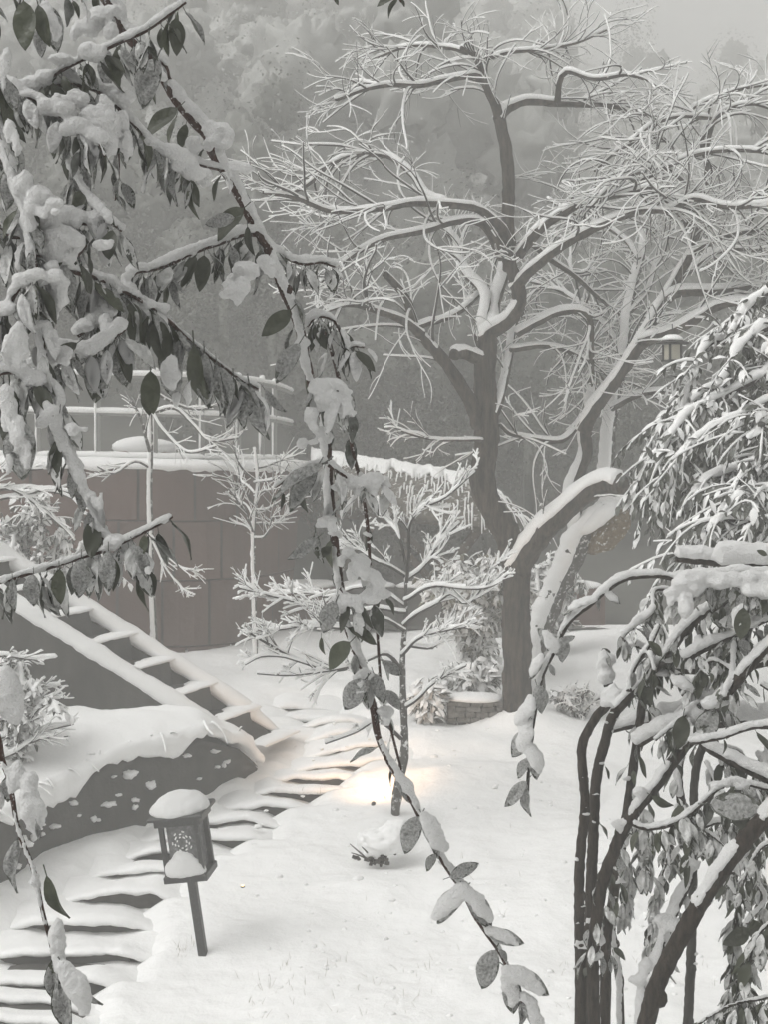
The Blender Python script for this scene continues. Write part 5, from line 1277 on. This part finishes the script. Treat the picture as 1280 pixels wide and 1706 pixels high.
# ------------------------------------------------------------------ weeping bush on the right, middle distance
def bush(name, loc, label, limbs, seed, droops, leaf_len, leaf_mat, snow_mat=SNOW, nparts=290, cat='bush', group=None, snow_th=.03, drop_len=(.25, .6), snowy=.75, twig=STEM, widths=.2, filler=0, filler_box=None):
    rg = np.random.default_rng(seed)
    root = empty(name, loc, label, cat, group)
    br, sn, rest = Acc(), Acc(), Acc()
    shapes = []
    for k in (0, 1, 2, 4):
        W, fo, cu, tw, tp = LEAF_SHAPES[k]; W *= widths / .2
        u, v = np.meshgrid(np.linspace(0, 1, 5), np.linspace(-1, 1, 3), indexing='ij')
        S = leaf_surface(u, v, W, fo, cu, tw, tp)
        T_ = S.copy(); T_[..., 2] += (.10 * (1 - .7 * np.abs(v)) * np.sin(math.pi * np.clip(u, .02, .9)) + .004)
        B_ = S.copy(); B_[..., 2] -= .012
        shapes.append((S, T_, B_))
    def lm(k, withsnow):
        S, T_, B_ = shapes[k]; a = Acc(); a.grid(B_, 0); a.grid(S, 0, flip=True)
        if withsnow: a.grid(T_, 1, flip=True)
        return a.build('leaf', [leaf_mat, snow_mat], mesh_only=True)
    LMs = {(k, s_): lm(k, s_) for k in range(4) for s_ in (True, False)}
    placed = []
    for j, (pts, d0, d1, w0, w1, *nd_) in enumerate(limbs):
        p = path_px(pts, d0, d1, .05, .06, seed * 13 + j)
        r = np.linspace(w0 / F * d0, w1 / F * d1, len(p)) * .5
        a = Acc(); tube(a, p, r, 7, .1, seed + j); a.build('limb', twig, root)
        snowcap(sn, p, r, snow_th, 9, seed=seed + j, freq=15, amp=1.5, power=.8, wide=.45)
        T = tangents(p)
        for q in range(int(len(p) * 5.5)):
            i = int(rg.uniform(.05, 1) * (len(p) - 1)); dr = T[i] * rg.uniform(.1, .8) + rg.normal(0, .7, 3) + np.array([0, 0, -.45])
            placed.append((p[i] + rg.normal(0, .025, 3), dr, np.array([rg.normal(0, .4), -.35, .9]), leaf_len * rg.uniform(.7, 1.3), rg.random() < min(1, snowy + .15)))
        for q in range(nd_[0] if nd_ else droops):
            i = int(rg.uniform(.12, .99) * (len(p) - 1))
            dirn = T[i] * rg.uniform(.2, .9) + np.array([rg.normal(0, .7), rg.normal(0, .6), rg.uniform(-.2, .5)])
            L = rg.uniform(*drop_len)
            pp, rr = grow(p[i], dirn, L, .004, rg.uniform(2, 5), .5, .05, rg)
            tube(br, pp, rr, 4); snowcap(sn, pp, rr, snow_th * .34, 6, seed=int(rg.integers(1e6)), freq=16, amp=1.6, power=1.0, gate=.5)
            Tt = tangents(pp)
            m = max(5, int(L / .017))
            for z_ in range(m):
                ii = int((z_ + rg.random()) / m * (len(pp) - 1)); s_ = 1 if z_ % 2 else -1
                side = np.cross(Tt[ii], [0, 0, 1.0]); side = side / max(np.linalg.norm(side), .2)
                dr = side * s_ * rg.uniform(.2, .8) + Tt[ii] * rg.uniform(.3, .9) + np.array([0, 0, -rg.uniform(.3, 1.1)])
                up = np.array([side[0] * s_ * .4, -.3, .9]) + rg.normal(0, .25, 3)
                placed.append((pp[ii], dr, up, leaf_len * rg.uniform(.6, 1.25), rg.random() < snowy))
    for q in range(filler):
        c, rd = filler_box; v = rg.normal(0, 1, 3); v /= np.linalg.norm(v)
        placed.append((np.asarray(c) + v * np.asarray(rd) * rg.uniform(.3, 1) ** .4, rg.normal(0, 1, 3) + [0, 0, -.8], rg.normal(0, .5, 3) + [0, -.4, .8], leaf_len * rg.uniform(.8, 1.5), rg.random() < .12))
    order = sorted(range(len(placed)), key=lambda i: placed[i][0][1] - placed[i][3] * 6)
    big = set(order[:nparts])
    for i, (b, dr, up, L, s_) in enumerate(placed):
        R = basis(dr, up) * L; k = i % 4
        if i in big:
            o = link('leaf', LMs[(k, s_)], root); M = np.eye(4); M[:3, :3] = R; M[:3, 3] = b - wloc(root); o.matrix_local = Matrix(M.tolist())
        else:
            S, T_, B_ = shapes[k]
            rest.grid(S @ R.T + b, 0, flip=True)
            if s_: rest.grid(T_ @ R.T + b, 1, flip=True)
    if rest.n: tag(rest.build('foliage', [leaf_mat, snow_mat], root), kind='stuff')
    if br.n: tag(br.build('twigs', twig, root), kind='stuff')
    if sn.n: tag(sn.build('snow_cover', snow_mat, root), kind='stuff')
    return root
wb = [
 ([(1420, 640), (1340, 560), (1285, 545), (1240, 580), (1200, 640)], 7.6, 7.2, 18, 8, 16), ([(1420, 650), (1330, 600), (1262, 632), (1205, 662), (1150, 690), (1110, 740), (1090, 790)], 7.4, 7.0, 18, 8),
 ([(1420, 690), (1310, 660), (1235, 690), (1180, 720), (1140, 760), (1115, 815)], 7.2, 6.8, 18, 8), ([(1420, 740), (1320, 735), (1262, 768), (1205, 790), (1165, 810), (1145, 850)], 7.0, 6.7, 18, 8),
 ([(1420, 760), (1340, 760), (1290, 765), (1250, 780), (1225, 830)], 6.7, 6.5, 16, 8), ([(1420, 820), (1340, 800), (1285, 815), (1235, 830), (1210, 860)], 6.5, 6.3, 16, 8), ([(1420, 870), (1340, 850), (1280, 865), (1200, 868), (1180, 890)], 6.4, 6.2, 16, 8),
 ([(1420, 660), (1300, 610), (1230, 620), (1160, 665), (1110, 700), (1085, 725)], 8.0, 7.8, 16, 7), ([(1420, 560), (1330, 500), (1280, 488), (1240, 520), (1215, 560)], 7.8, 7.6, 14, 6, 10),
 ([(1240, 600), (1205, 572), (1180, 580), (1162, 605), (1150, 640), (1140, 680)], 7.6, 7.3, 8, 4, 4), ([(1420, 900), (1330, 890), (1250, 900), (1190, 905), (1140, 930)], 6.6, 6.6, 14, 7), ([(1110, 740), (1080, 770), (1062, 810), (1050, 860)], 7.5, 7.5, 8, 4, 9),
 ([(1430, 1660), (1420, 1000), (1420, 700)], 7.4, 7.4, 50, 30), ([(1400, 700), (1330, 690), (1290, 700), (1255, 730)], 6.8, 6.6, 12, 6),
]
bush('weeping_bush', GP(1430, 1480), 'big weeping evergreen bush right of the leaning tree, drooping narrow leaves under snow', wb, 51, 30, .066, LEAF_FAR, snow_th=.027, drop_len=(.16, .42), snowy=.42, widths=.19, filler=1500, filler_box=(P(1290, 800, 7.6), (.55, .45, .55)))

# ------------------------------------------------------------------ bushes and low plants further back
def small_bush(name, px, py, d, wpx, hpx, label, seed, leaf_mat, n=5, leaf_len=.06, cat='bush', group=None, snowy=.8, th=.03, droops=10, nparts=120, base=None):
    g = P(px, py, d); s_ = d / F
    rg = np.random.default_rng(seed); limbs = []
    for k in range(n):
        a = (k + .5) / n * 2 - 1 + rg.normal(0, .08)
        limbs.append(([(px + a * 6, py, d), (px + a * wpx * .35, py - hpx * .40, d + rg.normal(0, .1)), (px + a * wpx * .72, py - hpx * rg.uniform(.7, .92) * (1 - .25 * abs(a)), d + rg.normal(0, wpx * s_ * .4)), (px + a * wpx * .98, py - hpx * rg.uniform(.55, .8) * (1 - .2 * abs(a)), d + rg.normal(0, wpx * s_ * .4))], d, d, 7, 3))
    return bush(name, g, label, limbs, seed, droops, leaf_len, leaf_mat, nparts=nparts, cat=cat, group=group, snow_th=th, drop_len=(wpx * s_ * .2, wpx * s_ * .6), snowy=snowy, widths=.24)
small_bush('laden_bush', 792, 1122, 12.6, 92, 228, 'snow-laden pale-leaved bush on slim stems left of the big dark trunk', 61, LEAF_WARM, 11, .072, droops=26, nparts=200, group='snow-laden bushes behind the trees')
small_bush('laden_bush', 918, 1095, 13.6, 60, 190, 'snow-laden bush glimpsed between the dark trunk and the leaning trunk', 62, LEAF_FAR, 8, .08, droops=14, nparts=120, group='snow-laden bushes behind the trees')
small_bush('frosty_shrub', 962, 1200, 11.56, 55, 62, 'low frosty shrub at the foot of the leaning trunk', 63, LEAF_FAR, 9, .03, droops=12, nparts=40, th=.016)
small_bush('snowy_plant', 715, 1205, 11.4, 38, 72, 'knee-high snow-covered plant on the lawn left of the low stone bench', 64, LEAF_FAR, 6, .09, droops=6, nparts=60, th=.034)
small_bush('snowy_plant', 790, 1165, 11.9, 52, 62, 'low arching fern-like plant under snow behind the low stone bench', 65, LEAF_FAR, 9, .10, droops=5, nparts=60, th=.026)
small_bush('edge_bush', 60, 1152, 12.2, 125, 370, 'dense evergreen bush under snow at the left edge beyond the drooping branch', 66, LEAF_FAR, 9, .07, droops=16, nparts=200, th=.03)
small_bush('edge_bush', 20, 1290, 9.2, 90, 220, 'bushy snow-plastered shrub in front of the stairs at the left edge', 67, LEAF_FAR, 8, .055, droops=12, nparts=160, th=.034)
make_tree('bare_shrub', P(-110, 1254, 10.8), 'leafless shrub at the left edge with long sideways twigs under snow',
 [('limb', [(-110, 1254), (-90, 1000), (-70, 900), (-20, 840), (40, 822), (80, 812), (140, 832)], 10.8, 10.8, 8, 4, 8, .3), ('limb', [(-70, 900), (-30, 830), (10, 812), (60, 840), (110, 880), (125, 900)], 10.8, 10.8, 8, 4, 8, .25), ('limb', [(-70, 880), (-20, 815), (30, 812), (90, 820), (150, 850)], 10.8, 10.8, 6, 3, 8, .25), ('limb', [(-80, 860), (-20, 790), (40, 782), (70, 780)], 10.8, 10.8, 6, 3, 6, .25)],
 bark=TWIG, twigs=dict(spread=.6, gens=2, up=.1, droop=.3, thick=.016, rmin=.003, kid=.5, wander=.7), seed=71, snow_thick=.026, cat='shrub')
make_tree('bare_shrub', P(15, 1290, 9.2), 'leafless tangle of snowy twigs lying on the snow bank at the left edge',
 [('limb', [(-40, 1240), (10, 1228), (50, 1222), (90, 1212), (120, 1205)], 9.1, 9.3, 6, 3, 12, .22), ('limb', [(-20, 1270), (25, 1258), (70, 1235), (115, 1228)], 9.0, 9.1, 6, 3, 12, .2), ('limb', [(-30, 1095), (10, 1095), (60, 1101), (95, 1098)], 9.2, 9.2, 5, 3, 4, .15), ('limb', [(-20, 1200), (30, 1180), (70, 1172), (105, 1165)], 9.2, 9.3, 5, 3, 12, .2), ('limb', [(-20, 1160), (20, 1140), (60, 1145), (95, 1140)], 9.3, 9.4, 5, 3, 10, .2)],
 bark=TWIG, twigs=dict(spread=.7, gens=2, up=.2, droop=.4, thick=.011, rmin=.003, kid=.5, wander=.9), seed=72, snow_thick=.03, cat='shrub')

# low rubble bench beside the big trunk
bench = empty('stone_bench', GP(790, 1216), 'low rubble stone bench topped with snow, just left of the big dark trunk', 'bench')
rb = np.random.default_rng(8)
x0, x1, dB = P(745, 1210, 11.45)[0], P(838, 1210, 11.45)[0], 11.45
zB = float(G0(11.45)) - .02
for r in range(5):
    x = x0
    while x < x1 - .02:
        w = rb.uniform(.06, .12); w = min(w, x1 - x)
        a = Acc(); a.box((x + w / 2, dB + rb.uniform(-.012, .012), zB + .03 + r * .043), (w - .006, .22, .039), bev=.010, jit=.003)
        a.build('stone', GREYSTONE, bench, smooth=False); x += w
a = Acc(); blob(a, ((x0 + x1) / 2, dB, zB + .225), ((x1 - x0) * .54, .16, .05), seed=3, lump=.18, nu=30, flat=.4); a.build('snow_cover', SNOW, bench)

# snow-capped stub beside the crooked stem
st = empty('shrub_stub', GP(628, 1440), 'cut shrub stub sticking out of the snow below the crooked stem', 'stub')
a = Acc(); b0 = GP(625, 1436)
for k in range(9):
    az = rng.uniform(0, 6.28); p, r = grow(b0 + rng.normal(0, .03, 3) * [1, 1, 0], (math.cos(az) - .3, math.sin(az) * .6, .8), rng.uniform(.1, .2), .008, 0, .8, .03); tube(a, p, r, 5)
for k in range(40): a.box(b0 + rng.normal(0, 1, 3) * [.045, .035, .02] + [0, 0, .04], (.03, .012, .02), Matrix.Rotation(rng.uniform(0, 6), 3, (rng.normal(), rng.normal(), 1)))
a.build('twigs', STEM, st)
a = Acc()
for (x, y, a_, b_) in [(640, 1400, 40, 22), (625, 1408, 28, 22), (655, 1385, 26, 18), (610, 1415, 14, 18), (665, 1378, 18, 14), (600, 1398, 7, 12)]:
    d_ = d_of(1432); blob(a, P(x, y, d_), (a_ / F * d_, a_ * .8 / F * d_, b_ / F * d_), seed=x, lump=.35)
remesh(a, 'snow_cover', SNOW, st, .008, 2, .003, 50, 3, kind=None)

# grass tips and small stalks through the snow
a = Acc()
for k in range(130):
    if k < 60: px, py = rng.uniform(400, 720), rng.uniform(1600, 1700)
    elif k < 90: px, py = rng.uniform(900, 1250), rng.uniform(1560, 1700)
    elif k < 105: px, py = rng.uniform(290, 330), rng.uniform(1560, 1580)
    else: px, py = rng.uniform(420, 1000), rng.uniform(1230, 1600)
    g = GP(px, py); g[2] = float(G(np.array([g[0]]), np.array([g[1]]))[0]) - .01
    for q in range(int(rng.integers(1, 3))):
        p, r = grow(g + rng.normal(0, .012, 3) * [1, 1, 0], (rng.normal(0, .35), rng.normal(0, .3), 1), rng.uniform(.02, .065), .0012, 6, 1.5, .012); tube(a, p, r, 3)
tag(a.build('grass', GRASS), kind='stuff')
a = Acc()                        # crumbs of snow fallen from the branches
for k in range(260):
    px, py = (rng.uniform(420, 960), rng.uniform(1215, 1700)) if k < 170 else (rng.uniform(960, 1270), rng.uniform(1230, 1700))
    g = GP(px, py); g[2] = float(G(np.array([g[0]]), np.array([g[1]]))[0])
    s_ = rng.uniform(.004, .016) * (1 + (rng.random() < .1)); blob(a, g, (s_ * 1.2, s_, s_ * .6), seed=k, lump=.6, nu=9, nv=7)
tag(a.build('fallen_snow', SNOW), kind='stuff')

# ------------------------------------------------------------------ leaning path lamp
Ld_ = d_of(1578); base = GP(338, 1576, -.05)
lean = Matrix.Rotation(math.radians(-8.0), 3, 'Y') @ Matrix.Rotation(math.radians(3), 3, 'X') @ Matrix.Rotation(math.radians(-9), 3, 'Z')
LR = np.array(lean)
lamp = empty('path_lamp', base, 'leaning square path lamp on a post with a loaf of snow on its roof', 'lamp')
U_ = Ld_ / F                                      # metres per photo pixel there
def lp(x, y, z): return base + LR @ np.array([x, y, z])
hp_ = 122 * U_ + .05
a = Acc(); a.box(lp(0, 0, hp_ / 2), (14 * U_, 14 * U_, hp_), LR, bev=.006); a.build('post', LAMPMETAL, lamp, smooth=False)
bw_, bd_, bh_ = 68 * U_, 60 * U_, 84 * U_
a = Acc(); a.box(lp(0, 0, hp_ + .018), (bw_ + .02, bd_ + .02, .036), LR, bev=.005); tray = a.build('tray', LAMPMETAL, lamp, smooth=False)
for sx in (-1, 1):
    for sy in (-1, 1):
        a = Acc(); a.box(lp(sx * (bw_ / 2 - .012), sy * (bd_ / 2 - .012), hp_ + .036 + bh_ / 2), (.026, .026, bh_), LR, bev=.003); a.build('corner_post', LAMPMETAL, lamp, smooth=False)
zt = hp_ + .036 + bh_
a = Acc(); a.box(lp(0, 0, zt + .02), (bw_ + .035, bd_ + .035, .04), LR, bev=.008); a.box(lp(0, 0, zt + .05), (bw_ + .085, bd_ + .085, .02), LR, bev=.006); roof_ = a.build('roof', LAMPMETAL, lamp, smooth=False)
a = Acc(); a.box(lp(.006, 0, hp_ + .036 + bh_ / 2), (bw_ * .70, bd_ * .86, bh_), LR); pn = a.build('glass', LAMPGLASS, lamp, smooth=False)
a = Acc()                                         # raised rings of beads on the glass and flecks of frozen snow
for j in range(46):
    an, rr = j * 2.4, .5 + .5 * (j % 3) / 2
    blob(a, lp(.006 + math.cos(an) * rr * bw_ * .24, -bd_ * .432, hp_ + .036 + bh_ * .64 + math.sin(an) * rr * bh_ * .22), (.0045, .0035, .0045), seed=j, nu=7, nv=6)
tag(a.build('frost_beads', SNOW, pn), kind='stuff')
a = Acc()
blob(a, lp(0, 0, zt + .058), (48 * U_, 43 * U_, 31 * U_), LR, seed=12, lump=.12, nu=34, nv=22, flat=.12)
blob(a, lp(-.03, 0, zt + .064), (44 * U_, 44 * U_, 27 * U_), LR, seed=13, lump=.14, nu=34, nv=22, flat=.2)
remesh(a, 'snow_cap', SNOW_NEAR, roof_, .008, 3, .0022, 40, 3, kind=None)
a = Acc(); blob(a, lp(.0, -bd_ * .42, hp_ + .045), (bw_ * .54, bd_ * .26, .085), LR, seed=14, lump=.2, nu=26, nv=16, flat=.3); blob(a, lp(.0, -bd_ * .40, hp_ + .085), (bw_ * .36, bd_ * .16, .08), LR, seed=15, lump=.2, flat=.3)
remesh(a, 'snow_cover', SNOW_NEAR, tray, .007, 3, .002, 40, 4, kind=None)

# ------------------------------------------------------------------ lantern hanging in the leaning tree
LANTERN, *_ = new_mat('lantern_metal', (.012, .012, .011), .5, .4)
dl = 9.9; ul = dl / F; c0 = P(1121, 602, dl)
lan = empty('hanging_lantern', c0, 'small square lantern with a snowy hipped roof hanging under the right-hand limb', 'lantern')
LRz = np.array(Matrix.Rotation(math.radians(20), 3, 'Z'))
def lq(x, y, z): return c0 + LRz @ np.array([x * ul, y * ul, z * ul])
for sx in (-1, 1):
    for sy in (-1, 1):
        a = Acc(); a.box(lq(sx * 10.5, sy * 10.5, 14), (3.2 * ul, 3.2 * ul, 28 * ul), LRz); a.build('frame_post', LANTERN, lan, smooth=False)
a = Acc(); a.box(lq(0, 0, 1), (26 * ul, 26 * ul, 3 * ul), LRz); a.build('base', LANTERN, lan, smooth=False)
a = Acc(); a.box(lq(0, 0, 15), (20 * ul, 20 * ul, 25 * ul), LRz); a.build('pane', PANE, lan, smooth=False)
def hip_roof(z0, h, w, wt, mat, par, nm, sm=False):
    a = Acc(); V = []
    for (zz, ww) in ((z0, .01), (z0, w), (z0 + 2, w), (z0 + h, wt), (z0 + h, .01)):
        V.append([lq(-ww, -ww, zz), lq(ww, -ww, zz), lq(ww, ww, zz), lq(-ww, ww, zz)])
    a.grid(np.array(V), wrap=True); return a.build(nm, mat, par, smooth=sm)
hr = hip_roof(29, 9, 20, 5, LANTERN, lan, 'roof')
a = Acc(); blob(a, lq(0, 0, 36), (19 * ul, 19 * ul, 9 * ul), LRz, seed=3, lump=.15, flat=.3); a.build('snow_cap', SNOW, hr)
a = Acc(); tube(a, np.array([lq(0, 0, 38), lq(1, 0, 50), lq(0, 0, 62)]), [.004] * 3, 5); a.build('hook', LANTERN, lan)

# ------------------------------------------------------------------ the lit garden spotlights
WARMGLASS, N_, L_, b_ = new_mat('lit_lens', (.9, .75, .5), .3, .5)
b_.inputs['Emission Color'].default_value = (1.0, .74, .42, 1); b_.inputs['Emission Strength'].default_value = 2.0
def spotlight(px, py, label, aim, power, size, spread, scale=1.0, up=.03):
    g = GP(px, py); g[2] = float(G(np.array([g[0]]), np.array([g[1]]))[0])
    o = empty('garden_spotlight', g, label, 'spotlight', 'lit garden spotlights')
    dv = aim - g; dv /= np.linalg.norm(dv)
    R = np.array(Vector(dv).to_track_quat('Z', 'Y').to_matrix())
    c = g + np.array([0, 0, up])
    a = Acc(); tube(a, np.array([c - dv * .06 * scale, c - dv * .03 * scale, c + dv * .02 * scale, c + dv * .03 * scale]), np.array([.02, .034, .036, .036]) * scale, 16); a.build('housing', LAMPMETAL, o)
    a = Acc(); blob(a, c + dv * .031 * scale, (.03 * scale, .03 * scale, .006), R, lump=0); a.build('lens', WARMGLASS, o)
    a = Acc(); tube(a, np.array([g - [0, 0, .1], c - dv * .03 * scale]), [.008, .008], 6); a.build('stake', LAMPMETAL, o)
    ld = bpy.data.lights.new('spotlight_beam', 'SPOT'); ld.energy = power; ld.spot_size = math.radians(spread); ld.spot_blend = .9; ld.shadow_soft_size = size; ld.color = (1.0, .56, .26)
    lo = bpy.data.objects.new('spotlight_beam', ld); COL.objects.link(lo); lo.parent = o
    lo.location = [float(v) for v in (c + dv * .05 * scale - g + np.array([0, 0, .13 if scale > .4 else .03]))]
    lo.rotation_euler = Vector(dv).to_track_quat('-Z', 'Y').to_euler()
    return o
spotlight(622, 1340, 'garden spotlight half buried in glowing warm snow near the crooked stem', GP(622, 1340) + np.array([.1, 1, .25]), 26.0, .24, 168, .45, -.004)
spotlight(404, 1478, 'tiny sunken garden light glinting through the snow right of the leaning lamp', GP(404, 1478) + np.array([0, -.1, .5]), .35, .02, 170, .35, -.004)
